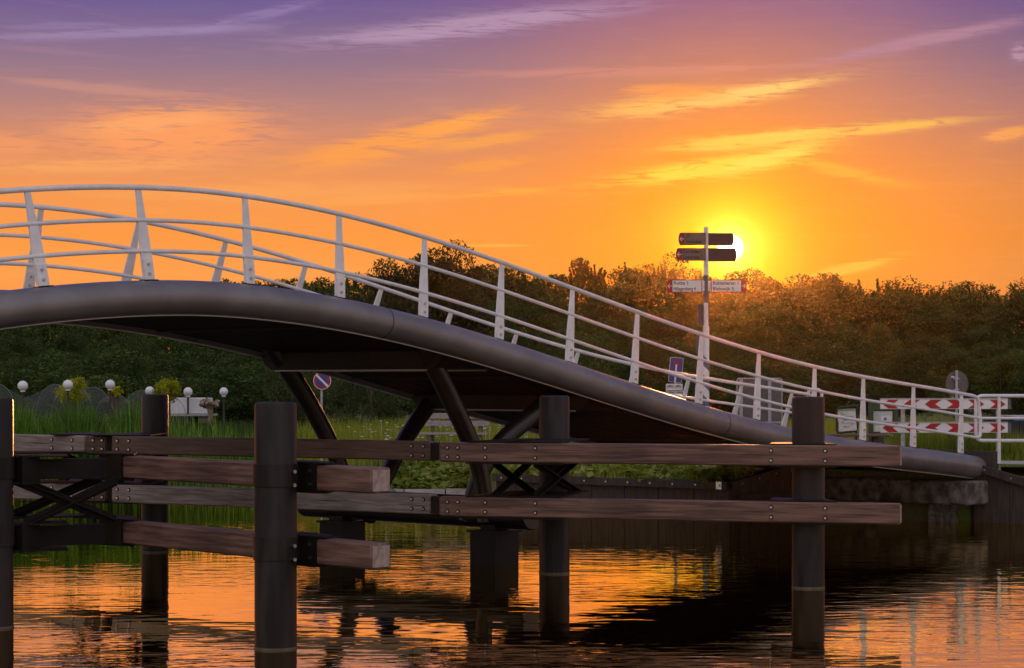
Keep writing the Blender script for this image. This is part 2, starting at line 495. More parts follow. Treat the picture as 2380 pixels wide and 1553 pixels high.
# ------------------------------------------------------------------ mesh building
class MB:
    def __init__(self):
        self.v, self.f, self.mi, self.sm = [], [], [], []

    def add(self, vs, fs, mi=0, smooth=False):
        o = len(self.v)
        self.v += [tuple(p) for p in vs]
        for f in fs:
            self.f.append(tuple(i + o for i in f))
            self.mi.append(mi)
            self.sm.append(smooth)
        return self

    def box(self, c, size, mi=0, rot=0.0, bev=0.0):
        """box centred at c, turned about z"""
        hx, hy, hz = (s / 2 for s in size)
        M = Matrix.Rotation(rot, 3, 'Z')
        c = Vector(c)
        b = min(bev, hx * .9, hy * .9, hz * .9)
        if b <= 0:
            vs = [c + M @ Vector((sx * hx, sy * hy, sz * hz)) for sz in (-1, 1) for sy in (-1, 1) for sx in (-1, 1)]
            fs = [(0, 2, 3, 1), (4, 5, 7, 6), (0, 1, 5, 4), (2, 6, 7, 3), (0, 4, 6, 2), (1, 3, 7, 5)]
            return self.add(vs, fs, mi)
        prof = [(hy, -hz + b), (hy, hz - b), (hy - b, hz), (-hy + b, hz), (-hy, hz - b), (-hy, -hz + b), (-hy + b, -hz), (hy - b, -hz)]
        pin = [(math.copysign(max(abs(y) - b * .0, 0), y), z) for y, z in prof]
        sm = [(y * (hy - b) / hy, z * (hz - b) / hz) for y, z in prof]
        rings = [(-hx, sm), (-hx + b, pin), (hx - b, pin), (hx, sm)]
        vs = []
        for x, pr in rings:
            vs += [c + M @ Vector((x, y, z)) for y, z in pr]
        fs = []
        n = 8
        for k in range(3):
            for i in range(n):
                j = (i + 1) % n
                fs.append((k * n + i, (k + 1) * n + i, (k + 1) * n + j, k * n + j))
        fs.append(tuple(range(n)))
        fs.append(tuple(3 * n + i for i in reversed(range(n))))
        return self.add(vs, fs, mi)

    def bar(self, a, b, w, h, mi=0, up=Vector((0, 0, 1))):
        """rectangular bar from a to b, w sideways, h along up"""
        a, b = Vector(a), Vector(b)
        d = (b - a).normalized()
        s = d.cross(up)
        if s.length < 1e-4:
            s = d.cross(Vector((0, 1, 0)))
        s.normalize()
        u = s.cross(d)
        vs = []
        for p in (a, b):
            for (i, j) in ((-1, -1), (1, -1), (1, 1), (-1, 1)):
                vs.append(p + s * (i * w / 2) + u * (j * h / 2))
        fs = [(0, 1, 2, 3), (7, 6, 5, 4), (0, 4, 5, 1), (1, 5, 6, 2), (2, 6, 7, 3), (3, 7, 4, 0)]
        return self.add(vs, fs, mi)

    def tube(self, pts, rad, n=12, mi=0, cap=True, squash=None):
        """round tube along pts; rad a number or one per point; squash = (side, up) factors"""
        pts = [Vector(p) for p in pts]
        k = len(pts)
        if not hasattr(rad, '__len__'):
            rad = [rad] * k
        sx, sy = squash or (1, 1)
        vs = []
        ref = None
        for i, p in enumerate(pts):
            d = (pts[min(i + 1, k - 1)] - pts[max(i - 1, 0)]).normalized()
            if ref is None:
                up = Vector((0, 0, 1)) if abs(d.z) < 0.95 else Vector((0, 1, 0))
                s = d.cross(up).normalized()
            else:
                s = (ref - d * ref.dot(d)).normalized()
            ref = s
            u = s.cross(d)
            for j in range(n):
                a = 2 * PI * j / n
                vs.append(p + s * (math.cos(a) * rad[i] * sx) + u * (math.sin(a) * rad[i] * sy))
        fs = []
        for i in range(k - 1):
            for j in range(n):
                j2 = (j + 1) % n
                fs.append((i * n + j, i * n + j2, (i + 1) * n + j2, (i + 1) * n + j))
        o = len(self.v)
        self.add(vs, fs, mi, True)
        if cap:
            self.add([vs[j] for j in range(n)], [tuple(reversed(range(n)))], mi)
            self.add([vs[(k - 1) * n + j] for j in range(n)], [tuple(range(n))], mi)
        return self

    def lathe(self, c, prof, n=28, mi=0):
        """prof: (radius, z) from bottom to top"""
        c = Vector(c)
        vs = []
        for r, z in prof:
            for j in range(n):
                a = 2 * PI * j / n
                vs.append(c + Vector((math.cos(a) * r, math.sin(a) * r, z)))
        fs = []
        for i in range(len(prof) - 1):
            for j in range(n):
                j2 = (j + 1) % n
                fs.append((i * n + j, i * n + j2, (i + 1) * n + j2, (i + 1) * n + j))
        self.add(vs, fs, mi, True)
        self.add([vs[j] for j in range(n)], [tuple(reversed(range(n)))], mi)
        self.add([vs[(len(prof) - 1) * n + j] for j in range(n)], [tuple(range(n))], mi)
        return self

    def prism(self, poly, y0, y1, mi=0):
        """poly in (x, z), extruded from y0 to y1"""
        n = len(poly)
        vs = [(x, y0, z) for x, z in poly] + [(x, y1, z) for x, z in poly]
        fs = [tuple(range(n)), tuple(n + i for i in reversed(range(n)))]
        fs += [(i, i + n, (i + 1) % n + n, (i + 1) % n) for i in range(n)]
        return self.add(vs, fs, mi)

    def xf(self, M):
        self.v = [tuple(M @ Vector(p)) for p in self.v]
        return self

    def mesh(self, name, mats):
        me = bpy.data.meshes.new(name)
        me.from_pydata(self.v, [], self.f)
        for m in (mats if isinstance(mats, (list, tuple)) else [mats]):
            me.materials.append(MATS[m])
        me.polygons.foreach_set('material_index', self.mi)
        me.polygons.foreach_set('use_smooth', self.sm)
        me.update()
        me.set_sharp_from_angle(angle=R(34))
        return me

    def build(self, name, mats, parent=None, label=None):
        """world-space vertices; becomes a child of parent without moving"""
        o = bpy.data.objects.new(name, self.mesh(name, mats))
        COL.objects.link(o)
        if parent is not None:
            o.parent = parent
            o.matrix_parent_inverse = WORLD[parent.name].inverted()
            WORLD[o.name] = Matrix.Identity(4)
        else:
            WORLD[o.name] = Matrix.Identity(4)
        if label:
            o['label'] = label
        return o


WORLD = {}


def tag(o, label=None, cat=None, group=None, kind=None):
    if label:
        o['label'] = label
    if cat:
        o['category'] = cat
    if group:
        o['group'] = group
    if kind:
        o['kind'] = kind
    return o


def thing(name, label, cat, loc=(0, 0, 0), group=None):
    o = bpy.data.objects.new(name, None)
    o.empty_display_size = 0.2
    COL.objects.link(o)
    o.location = loc
    WORLD[o.name] = Matrix.Translation(Vector(loc))
    return tag(o, label, cat, group)


def struct(o):
    o['kind'] = 'structure'
    return o


def copy_tree(src, loc, rotz=0.0, scale=(1, 1, 1), label=None):
    r = src.copy()
    COL.objects.link(r)
    r.location = loc
    r.rotation_euler = (0, 0, rotz)
    r.scale = scale
    if label:
        r['label'] = label
    for ch in list(src.children):
        c = ch.copy()
        COL.objects.link(c)
        c.parent = r
        for gch in list(ch.children):
            d = gch.copy()
            COL.objects.link(d)
            d.parent = c
    return r


# =================================================================== SETTING
# ---- shoreline of the far bank (X, Y, land height at the edge)
SH = [(-400, 46, .0), (-60, 49, .0), (-30, 49.5, .0), (-9, 50.3, .05), (-4.6, 52.2, .1), (-1.1, 52.6, .14), (-0.75, 48.0, .55), (-0.34, 45.9, .80), (4.25, 42.2, .80), (5.6, 44.4, 1.06),
      (8.7, 42.6, 1.12), (9.25, 42.6, 1.08), (10.2, 42.0, .80), (12.5, 41.0, .60), (40, 38, .5), (400, 36, .5)]
SX = [p[0] for p in SH]
SY = [p[1] for p in SH]
SZ = [p[2] for p in SH]


def land_z(x, y):
    sy = np.interp(x, SX, SY)
    sz = np.interp(x, SX, SZ)
    d = max(0.0, y - sy)
    k = 1 - math.exp(-d / 3.2)
    return float(sz + (1.05 - sz) * k)


xs = sorted(set([-6000, -1500, -400, -150, -60] + [round(-34 + i * .8, 2) for i in range(86)] + [p[0] for p in SH] + [60, 150, 400, 1500, 6000]))
ds = [0, .3, .7, 1.2, 2, 3, 4.5, 6.5, 9, 13, 20, 32, 60, 150, 500, 2000, 7000]
vs, fs = [], []
rng = np.random.default_rng(3)
for d in ds:
    for x in xs:
        sy = float(np.interp(x, SX, SY))
        z = land_z(x, sy + d)
        if 0.5 < d < 60:
            z += float(rng.normal(0, .018))
        vs.append((x, sy + d, z))
nx = len(xs)
for j in range(len(ds) - 1):
    for i in range(nx - 1):
        fs.append((j * nx + i, j * nx + i + 1, (j + 1) * nx + i + 1, (j + 1) * nx + i))
# bank face below the edge
o0 = len(vs)
for x in xs:
    vs.append((x, float(np.interp(x, SX, SY)) - .02, -1.0))
for i in range(nx - 1):
    fs.append((o0 + i, o0 + i + 1, i + 1, i))
mb = MB().add(vs, fs, 0, True)
struct(mb.build('ground', 'ground'))
mb = MB().add([(-6000, -600, 0), (6000, -600, 0), (6000, 60, 0), (-6000, 60, 0)], [(0, 1, 2, 3)])
struct(mb.build('water', 'water'))
# paved path leading off the bridge
pp = [(8.9, 43.0), (13.5, 43.2), (20, 43.6), (34, 44.5)]
vs, fs = [], []
for (x, y) in pp:
    for dd in (0, 2.6):
        vs.append((x, y + dd, max(land_z(x, y + dd), 1.0) + .05))
fs = [(0, 2, 3, 1), (2, 4, 5, 3), (4, 6, 7, 5)]
struct(MB().add(vs, fs).build('path', 'path'))

# =================================================================== FOOTBRIDGE
U = Vector((.6698, .7425, 0)).normalized()
NN = Vector((-U.y, U.x, 0))
P0 = Vector((0, 32.37, 0))
WID = 4.15
POLY = [-1.68111507e-06, -1.27102640e-05, 1.18078998e-03, -5.71180300e-03, -2.00457101e-01, 3.33428667e+00]


def zt(t):
    if t < -6:
        t = -12 - t
    if t > 13.2:
        return float(np.polyval(POLY, 13.2)) - (t - 13.2) * .10
    return float(np.polyval(POLY, t))


def slope(t):
    return (zt(t + .05) - zt(t - .05)) / .1


def BP(t, w, z=0.0):
    return P0 + U * t + NN * w + Vector((0, 0, z))


def tx(x, w=0.0):
    m = (x - CX) / FPX
    return (m * (P0.y + NN.y * w) - NN.x * w) / (U.x - U.y * m)


def bz(x, y, w):
    """bridge point seen at pixel x, y when it stands at width w"""
    t = tx(x, w)
    Y = BP(t, w).y
    return BP(t, w, CAMZ + (HY - y) / FPX * Y)


T0, T1 = -25.4, 13.75
bridge = thing('footbridge', 'arched steel footbridge with white railings crossing the water', 'footbridge', BP(0, WID / 2, 0))
# edge tubes
NT = 110
ts = [T0 + (T1 - T0) * i / NT for i in range(NT + 1)]
for w, nm in ((0.0, 'edge_tube'), (WID, 'edge_tube')):
    pts = [BP(t, w, zt(t) - .22) for t in ts]
    rad = [.235] * len(ts)
    e = pts[-1]
    d = (pts[-1] - pts[-2]).normalized()
    for k in range(1, 7):
        a = k / 6 * PI / 2
        pts.append(e + d * (.20 * math.sin(a)) + Vector((0, 0, -.05 * (1 - math.cos(a)))))
        rad.append(max(.235 * math.cos(a), .02))
    mb = MB().tube(pts, rad, 28, squash=(1.06, .94))
    mb.build(nm, ['tube_metal', 'dark_steel'], bridge)
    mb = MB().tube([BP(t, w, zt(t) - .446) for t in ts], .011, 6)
    mb.build('rim_highlight_strip', 'white_paint', bridge)  # added pale strip, stands in for the bright rim highlight below the tube
    # weld seams
    for t in (-10.4, -2.75, 5.2):
        mb = MB()
        q0, q1 = BP(t - .006, w, zt(t - .006) - .22), BP(t + .006, w, zt(t + .006) - .22)
        mb.tube([q0, q1], .2375, 28, mi=1, squash=(1.06, .94))
        mb.build('weld_seam', ['tube_metal', 'dark_steel'], bridge)
# deck
mb = MB()
vs, fs = [], []
ws = [.12, .35, WID - .35, WID - .12]
for t in ts:
    z = zt(t)
    for w in ws:
        vs.append(BP(t, w, z - .05))
n = 4
for i in range(NT):
    for j in range(3):
        fs.append((i * n + j, (i + 1) * n + j, (i + 1) * n + j + 1, i * n + j + 1))
mb.add(vs, fs, 0, True)
mb.build('deck', 'deck_top', bridge)
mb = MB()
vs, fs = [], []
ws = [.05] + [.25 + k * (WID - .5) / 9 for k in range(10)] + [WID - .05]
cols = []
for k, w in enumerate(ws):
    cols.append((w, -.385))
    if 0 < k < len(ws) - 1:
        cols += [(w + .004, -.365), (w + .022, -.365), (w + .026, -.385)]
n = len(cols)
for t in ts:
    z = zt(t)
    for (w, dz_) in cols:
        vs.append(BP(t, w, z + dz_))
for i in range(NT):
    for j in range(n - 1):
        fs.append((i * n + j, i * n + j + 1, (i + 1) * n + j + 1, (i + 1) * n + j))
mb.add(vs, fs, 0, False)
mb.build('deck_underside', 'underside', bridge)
# cross flanges under the deck
for t in (-18.5, -13.9, -8.5, -3.55, 0.5, 6.2, 10.4):
    a = BP(t, .18, zt(t) - .43)
    b = BP(t, WID - .18, zt(t) - .43)
    MB().bar(a + Vector((0, 0, .04)), b + Vector((0, 0, .04)), .05, .05).build('cross_flange', 'dark_steel', bridge)


def haunch(t0, t1, Z):
    """flat-bottomed cross beam, its ends curved up into the edge tubes"""
    prof = []
    for k in range(7):
        a = k / 6 * PI / 2
        prof.append((.40 - .34 * math.sin(a), .34 - .34 * math.cos(a)))
    prof = prof[::-1]                      # outer high -> inner low
    prof2 = [(WID - w, z) for w, z in reversed(prof)]
    allp = prof + prof2
    mb = MB()
    k = len(allp)
    vs = []
    for t in (t0, t1):
        top = zt(t) - .34
        for w, z in allp:
            vs.append(BP(t, w, min(Z + z, top) if t == t1 else Z + z))
    for t in (t0, t1):
        for w, z in allp:
            vs.append(BP(t, w, zt(t) - .30))
    fs = []
    for i in range(k - 1):
        fs.append((i, i + 1, k + i + 1, k + i))
        fs.append((i, 2 * k + i, 2 * k + i + 1, i + 1))
        fs.append((k + i, k + i + 1, 3 * k + i + 1, 3 * k + i))
    fs.append((0, k, 3 * k, 2 * k))
    fs.append((k - 1, 2 * k + k - 1, 3 * k + k - 1, k + k - 1))
    mb.add(vs, fs, 0)
    # bottom edge flanges catch the light
    s0 = -1 if t1 > t0 else 1
    for t in (t0, t1):
        mb.bar(BP(t, .42, Z - .012), BP(t, WID - .42, Z - .012), .05, .022, 1)
    return mb


for (t0, t1, Z) in ((-1.42, -.12, 2.95), (1.95, 3.30, 2.315), (-10.6, -11.85, 2.95), (-13.95, -15.3, 2.315)):
    haunch(t0, t1, Z).build('cross_beam', ['dark_steel', 'tube_metal'], bridge)

# legs
LEGS = [
    ([(975, 800), (1012, 857), (1052, 938), (1090, 1020), (1112, 1080), (1124, 1150), (1129, 1212)], .44, .40),
    ([(628, 800), (668, 857), (717, 935), (762, 1020), (791, 1085), (817, 1147), (836, 1206)], 3.72, 3.30),
    ([(1285, 925), (1225, 975), (1171, 1022), (1128, 1080), (1102, 1145), (1084, 1212)], .45, .85),
    ([(1015, 920), (989, 951), (942, 1020), (911, 1078), (880, 1145), (856, 1206)], 3.80, 3.30)]


def catmull(P, m=6):
    out = []
    for i in range(len(P) - 1):
        p0, p1, p2, p3 = P[max(i - 1, 0)], P[i], P[i + 1], P[min(i + 2, len(P) - 1)]
        for k in range(m):
            t = k / m
            out.append(.5 * ((2 * p1) + (p2 - p0) * t + (2 * p0 - 5 * p1 + 4 * p2 - p3) * t * t + (3 * p1 - p0 - 3 * p2 + p3) * t ** 3))
    out.append(P[-1])
    return out


for mirror in (False, True):
    for pts, wa, wb in LEGS:
        P = []
        for i, (x, y) in enumerate(pts):
            w = wa + (wb - wa) * i / (len(pts) - 1)
            p = bz(x, y, w)
            if mirror:
                t = (p - P0).dot(U)
                p = p + U * ((-12 - t) - t)
            P.append(p)
        C_ = catmull(P)
        rr = [.150 - .022 * i / (len(C_) - 1) for i in range(len(C_))]
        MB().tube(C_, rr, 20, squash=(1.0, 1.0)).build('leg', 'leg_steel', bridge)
    tc_ = 0.0 if not mirror else -12.0
    # pier tube with end plates
    a, b = BP(tc_, -.42, .79), BP(tc_, WID + .42, .79)
    mb = MB().tube([a, a + NN * .02, b - NN * .02, b], [.225, .24, .24, .225], 28)
    mb.build('pier_tube', 'leg_steel', bridge)
    for w in (.36, 3.70):
        c = BP(tc_, w, 0)
        mb = MB()
        ang = math.atan2(U.y, U.x)
        mb.box((c.x, c.y, -.75), (.52, .52, 2.5), 0, ang)
        mb.box((c.x, c.y, .508), (.60, .60, .03), 0, ang)
        mb.box((c.x, c.y, .60), (.30, .30, .20), 0, ang)
        mb.box((c.x, c.y, .695), (.36, .36, .02), 0, ang)
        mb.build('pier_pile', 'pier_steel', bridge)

# railings
near_t = [-8.48, -6.87, -5.19, -3.55, -1.91, -0.29, 1.32, 2.92, 4.63, 6.28, 8.01, 9.61, 11.35, 13.1]
near_t = [-8.48 - 1.68 * k for k in range(9, 0, -1)] + near_t


def lean(t, far):
    if far:
        return -.25
    return float(np.interp(t, [-9, 0, 6, 13], [.15, .10, .05, .03]))


def RP(t, w, h, far):
    s = slope(t)
    u = (Vector((0, 0, 1)) - U * (s * .85)).normalized()
    l = lean(t, far)
    return BP(t, w, zt(t)) + (u + NN * l) * h


far_t = []
for x in (97, 325, 527, 713, 888, 1050, 1202, 1345, 1477, 1603, 1725, 1842):
    t = tx(x, WID - .3)
    far_t.append(t + slope(t) * .85 * 1.2)
far_t = [far_t[0] - 1.7 * k for k in range(10, 0, -1)] + far_t


def blade(t, w, far):
    """tapered post of flat plate, thick below, with its bolted foot"""
    hs = [.02, .12, .22, .36, .55, .80, 1.0, 1.15]
    wd = [.175, .175, .172, .165, .150, .118, .094, .080]
    th = .028
    mb = MB()
    s = slope(t)
    Ut = (U + Vector((0, 0, s))).normalized()
    vs = []
    for h, q in zip(hs, wd):
        c = RP(t, w, h, far)
        for a, b in ((-.5, -1), (.5, -1), (.5, 1), (-.5, 1)):
            vs.append(c + Ut * (a * q) + NN * (b * th / 2))
    fs = [(3, 2, 1, 0)]
    k = len(hs)
    for i in range(k - 1):
        for j in range(4):
            j2 = (j + 1) % 4
            fs.append((i * 4 + j, i * 4 + j2, (i + 1) * 4 + j2, (i + 1) * 4 + j))
    fs.append(tuple((k - 1) * 4 + j for j in range(4)))
    mb.add(vs, fs, 0)
    sd = -1 if not far else -1
    # doubling plate with two bolts, and the dark saddle on the tube
    a, b = RP(t, w, .01, far), RP(t, w, .27, far)
    off = NN * (sd * (th / 2 + .008))
    mb.bar(a + off, b + off, .150, .014, 0, up=NN)
    for h in (.085, .205):
        c = RP(t, w, h, far)
        mb.tube([c + NN * (sd * .028), c + NN * (sd * .048)], .021, 10, 1)
        mb.tube([c + NN * (sd * .046), c + NN * (sd * .056)], .011, 8, 1)
    c0 = BP(t, w, zt(t) - .035)
    c1 = BP(t, w, zt(t) + .012)
    mb.bar(c0 + U * -.11 + Vector((0, 0, -.11 * s + .02)), c0 + U * .11 + Vector((0, 0, .11 * s + .02)), .12, .045, 2)
    return mb


for far in (False, True):
    w = WID if far else 0.0
    tl = far_t if far else near_t
    te_ = 13.55 if not far else 13.4
    tt = [T0 + (te_ - T0) * i / 120 for i in range(121)]
    HT = 1.185
    # top rail runs round the end hoop and back as the low rail
    pts = [RP(t, w, HT, far) for t in tt]
    end_top, end_low = RP(te_ + .20, w, HT - .09, far), RP(te_ + .30, w, .50, far)
    pts += [RP(te_ + .10, w, HT - .012, far), RP(te_ + .17, w, HT - .045, far), end_top]
    pts += [RP(te_ + .29, w, .75, far), end_low, RP(te_ + .29, w, .42, far), RP(te_ + .24, w, .375, far)]
    rail = MB().tube(pts, .0345, 12).build('railing', 'white_paint', bridge, 'white painted tubular railing along the %s edge of the deck' % ('far' if far else 'near'))
    low = [RP(t, w, .37, far) for t in [T0 + (te_ + .22 - T0) * i / 120 for i in range(121)]]
    MB().tube(low, .0275, 12).build('rail', 'white_paint', rail)
    mid = [RP(t, w, .765, far) for t in [T0 + (te_ + .25 - T0) * i / 120 for i in range(121)]]
    MB().tube(mid, .0275, 12).build('rail', 'white_paint', rail)
    for t in tl:
        if t > T0 + .3:
            blade(t, w, far).build('post', ['white_paint', 'bolt_steel', 'dark_steel'], rail)


# ---- abutment the bridge end rests on
ab = thing('bridge_abutment', 'stained concrete abutment beam on short piles under the bridge end', 'abutment', BP(13.3, 2, 0))
mb = MB()
ang = math.atan2(NN.y, NN.x)
c = BP(13.25, 2.05, .60)
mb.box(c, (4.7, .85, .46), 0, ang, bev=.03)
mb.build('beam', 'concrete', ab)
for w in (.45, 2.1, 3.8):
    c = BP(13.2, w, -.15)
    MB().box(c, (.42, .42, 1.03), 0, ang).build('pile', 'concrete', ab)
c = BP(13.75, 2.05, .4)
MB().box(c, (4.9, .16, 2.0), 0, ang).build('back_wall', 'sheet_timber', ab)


# ---- timber quay walls (sheet boards with a capping beam)
def quay(name, label, poly, cat='quay wall', wale=None):
    """poly: (x, y, ztop) points left to right"""
    root = thing(name, label, cat, (poly[0][0], poly[0][1], 0))
    mb = MB()
    cap = MB()
    for (a, b) in zip(poly[:-1], poly[1:]):
        A, B = Vector((a[0], a[1], 0)), Vector((b[0], b[1], 0))
        L = (B - A).length
        d = (B - A) / L
        nrm = Vector((d.y, -d.x, 0))
        k = max(1, int(L / .27))
        for i in range(k):
            f0, f1 = i / k, (i + 1) / k
            z0 = a[2] + (b[2] - a[2]) * f0 - .06
            z1 = a[2] + (b[2] - a[2]) * f1 - .06
            o = .004 * ((i * 7) % 3)
            p0, p1 = A + d * (L * f0 + .004), A + d * (L * f1 - .004)
            q = [p0 + nrm * o, p1 + nrm * o, p1 - nrm * .06, p0 - nrm * .06]
            vs = [v + Vector((0, 0, -1)) for v in q] + [q[0] + Vector((0, 0, z0)), q[1] + Vector((0, 0, z1)), q[2] + Vector((0, 0, z1)), q[3] + Vector((0, 0, z0))]
            mb.add(vs, [(0, 3, 2, 1), (4, 5, 6, 7), (0, 1, 5, 4), (1, 2, 6, 5), (2, 3, 7, 6), (3, 0, 4, 7)])
        up = Vector((0, 0, 1))
        cap.bar(A + nrm * .07 + up * (a[2] - .06), B + nrm * .07 + up * (b[2] - .06), .10, .15)
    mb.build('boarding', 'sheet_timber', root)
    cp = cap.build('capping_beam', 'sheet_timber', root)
    for (a, b) in zip(poly[:-1], poly[1:]):
        A, B = Vector(a), Vector(b)
        L = (B - A).length
        d = (B - A) / L
        nrm = Vector((d.y, -d.x, 0)).normalized()
        x = .25
        i = 0
        while x < L - .15:
            c = A + d * x + nrm * .12 + Vector((0, 0, -.06))
            bl = MB()
            if i % 7 == 3:
                bl.box(c + nrm * .004, (.13, .02, .15), 0, math.atan2(d.y, d.x))
                bl.tube([c, c + nrm * .035], .03, 10)
            else:
                bl.tube([c, c + nrm * .018], .018, 8)
            x += .55
            i += 1
            if c.x < 14:
                bl.build('bolt', 'bolt_steel', cp)
    return root


q1 = quay('quay_wall', 'dark timber quay wall with bolted capping beam below the finger post', [(-.34, 45.82, .80), (4.25, 42.1, .80), (5.75, 43.6, 1.12)])
mb = MB().bar((4.45, 42.2, .52), (5.7, 43.4, .52), .09, .09)
mb.build('waling', 'sheet_timber', q1)
quay('wing_wall', 'dark timber wing wall sloping down beside the bridge end', [(9.12, 42.45, 1.17), (10.05, 41.95, .86), (13.5, 40.6, .60), (30, 37.6, .55)], 'wing wall')
# weathered edging along the grass bank
root = thing('bank_edging', 'weathered pale timber edging at the foot of the grassy bank', 'timber edging', (-2.6, 52.4, 0))
for k in range(4):
    xa, xb = -4.6 + k * 1.0, -4.6 + (k + 1) * 1.0 - .03
    mb = MB().bar((xa, 52.15, .10 + .012 * (k % 2)), (xb, 52.15 + .03 * (k % 2), .10), .24, .15)
    mb.build('timber', 'weathered_timber', root)


# =================================================================== GUIDE FENDERS
def pile(root, X, Y, top=2.565, r=.2185, bands=()):
    mb = MB()
    mb.lathe((X, Y, 0), [(r, -1.5), (r, top - .035), (r - .008, top - .012), (r - .03, top)], 40)
    mb.lathe((X, Y, 0), [(r + .004, -.02), (r + .004, .022)], 40, 1)
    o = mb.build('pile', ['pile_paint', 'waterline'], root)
    for zb in bands:
        MB().lathe((X, Y, 0), [(r + .010, zb - .12), (r + .014, zb - .118), (r + .014, zb + .118), (r + .010, zb + .12)], 40).build('band', 'pile_paint', o)
    return o


def beam(root, a, b, h, th, m='hardwood', bolts=(), name='timber_beam', ends=True, facing=-1):
    """squared timber between a and b (Vectors at the middle of the beam); bolts = list of fractions"""
    a, b = Vector(a), Vector(b)
    d = b - a
    L = d.length
    ang = math.atan2(d.y, d.x)
    rise = math.asin(d.z / L)
    M = Matrix.Translation((a + b) / 2) @ Matrix.Rotation(ang, 4, 'Z') @ Matrix.Rotation(-rise, 4, 'Y')
    mb = MB()
    mb.box((0, 0, 0), (L, th, h), 0, 0, bev=.018)
    if ends:
        for s in (-1, 1):
            mb.box((s * (L / 2 + .001), 0, 0), (.004, th - .045, h - .045), 1)
    o = bpy.data.objects.new(name, mb.mesh(name, [m, 'end_grain']))
    COL.objects.link(o)
    o.parent = root
    o.matrix_parent_inverse = WORLD[root.name].inverted()
    o.matrix_basis = M
    WORLD[o.name] = M
    if bolts:
        for x in bolts:
            for zz in (-.24 * h, .24 * h):
                bb = MB()
                y0 = facing * th / 2
                p = M @ Vector((-L / 2 + x, y0, zz))
                nrm = (M.to_3x3() @ Vector((0, facing, 0))).normalized()
                bb.tube([p - nrm * .01, p + nrm * .002], .032, 12, 1)
                bb.tube([p, p + nrm * .016], .017, 8, 0)
                bb.build('bolt', ['bolt_steel', 'dark_steel'], o)
    return o


def plate(root, pts, z, th=.016, m='dark_steel'):
    """horizontal steel plate with the outline pts (x, y)"""
    n = len(pts)
    vs = [(x, y, z - th / 2) for x, y in pts] + [(x, y, z + th / 2) for x, y in pts]
    fs = [tuple(reversed(range(n))), tuple(n + i for i in range(n))] + [(i, (i + 1) % n, (i + 1) % n + n, i + n) for i in range(n)]
    return MB().add(vs, fs).build('bracket_plate', m, root)


def cross(root, a, b, z0, z1, w=.10, name='cross_brace'):
    """X of tee-section steel between plan points a and b"""
    mb = MB()
    a0, a1 = Vector((a[0], a[1], z0)), Vector((a[0], a[1], z1))
    b0, b1 = Vector((b[0], b[1], z0)), Vector((b[0], b[1], z1))
    d = Vector((b[0] - a[0], b[1] - a[1], 0)).normalized()
    nrm = Vector((d.y, -d.x, 0))
    for k, (p, q) in enumerate(((a0, b1), (a1, b0))):
        o = nrm * (.003 * k)
        mb.bar(p + o, q + o, .014, w, 0)                      # face
        mb.bar(p + nrm * .05, q + nrm * .05, .085, .014, 0)   # web
    return mb.build(name, 'dark_steel', root)


ZU, ZL, BH = 1.785, 1.03, .275     # beam centre heights and beam height
PS = -.0


def s_r(x):
    return 167.8 + .01017 * (x - 1104)


def back_pt(x, z, extra=0.0):
    s = s_r(x) if x > 1012 else 164.6 + .0202 * (x - 1005)
    Y = FPX / s
    return Vector(((x - CX) / FPX * Y, Y, z))


bf = thing('guide_fender', 'long timber and steel guide fender on three piles just before the bridge', 'guide fender', (0.6, 31, 0))
pile(bf, -5.81, 35.0)
pile(bf, .612, 31.1)
pile(bf, 3.98, 28.9)
pile(bf, -12.4, 37.6)
TH = .22
off = Vector((.289, .957, 0)) * (TH / 2)
for z in (ZU, ZL):
    # right span
    a, b = back_pt(1021, z) + off, back_pt(2091, z) + off
    L = (b - a).length
    fx = lambda x: (back_pt(x, z) - back_pt(1021, z)).length
    beam(bf, a, b, BH, TH, 'hardwood', [fx(1040), fx(1064), fx(1128), fx(1244), fx(1792), fx(1918)])
    # steel splice post between the spans
    a, b = back_pt(262, z) + off, back_pt(1004, z) + off
    fx = lambda x: (back_pt(x, z) - back_pt(262, z)).length
    beam(bf, a, b, BH, TH, 'dark_wood' if z == ZU else 'grey_wood', [fx(276), fx(303), fx(961), fx(988)])
    a, b = back_pt(996, z) + off * 1.2, back_pt(1030, z) + off * 1.2
    MB().bar(a, b, .12, BH - .04).build('splice', 'dark_steel', bf)
    a, b = back_pt(-260, z) + off, back_pt(201, z) + off
    fx = lambda x: (back_pt(x, z) - back_pt(-260, z)).length
    beam(bf, a, b, BH, TH, 'grey_wood', [fx(124), fx(171)])
    a, b = back_pt(201, z) + off, back_pt(243, z) + off * 1.6
    L = (b - a).length
    beam(bf, a, b, BH, TH, 'dark_wood', [L * .35, L * .8])
    a, b = back_pt(240, z) + off * 1.5, back_pt(266, z) + off * 1.5
    MB().bar(a, b, .14, BH - .03).build('splice', 'dark_steel', bf)


def strip(p, q, w0, w1):
    """plan quad from p to q, widths w0, w1"""
    p, q = Vector(p), Vector(q)
    d = (q - p).normalized()
    n_ = Vector((-d.y, d.x))
    return [tuple(p - n_ * w0 / 2), tuple(p + n_ * w0 / 2), tuple(q + n_ * w1 / 2), tuple(q - n_ * w1 / 2)]


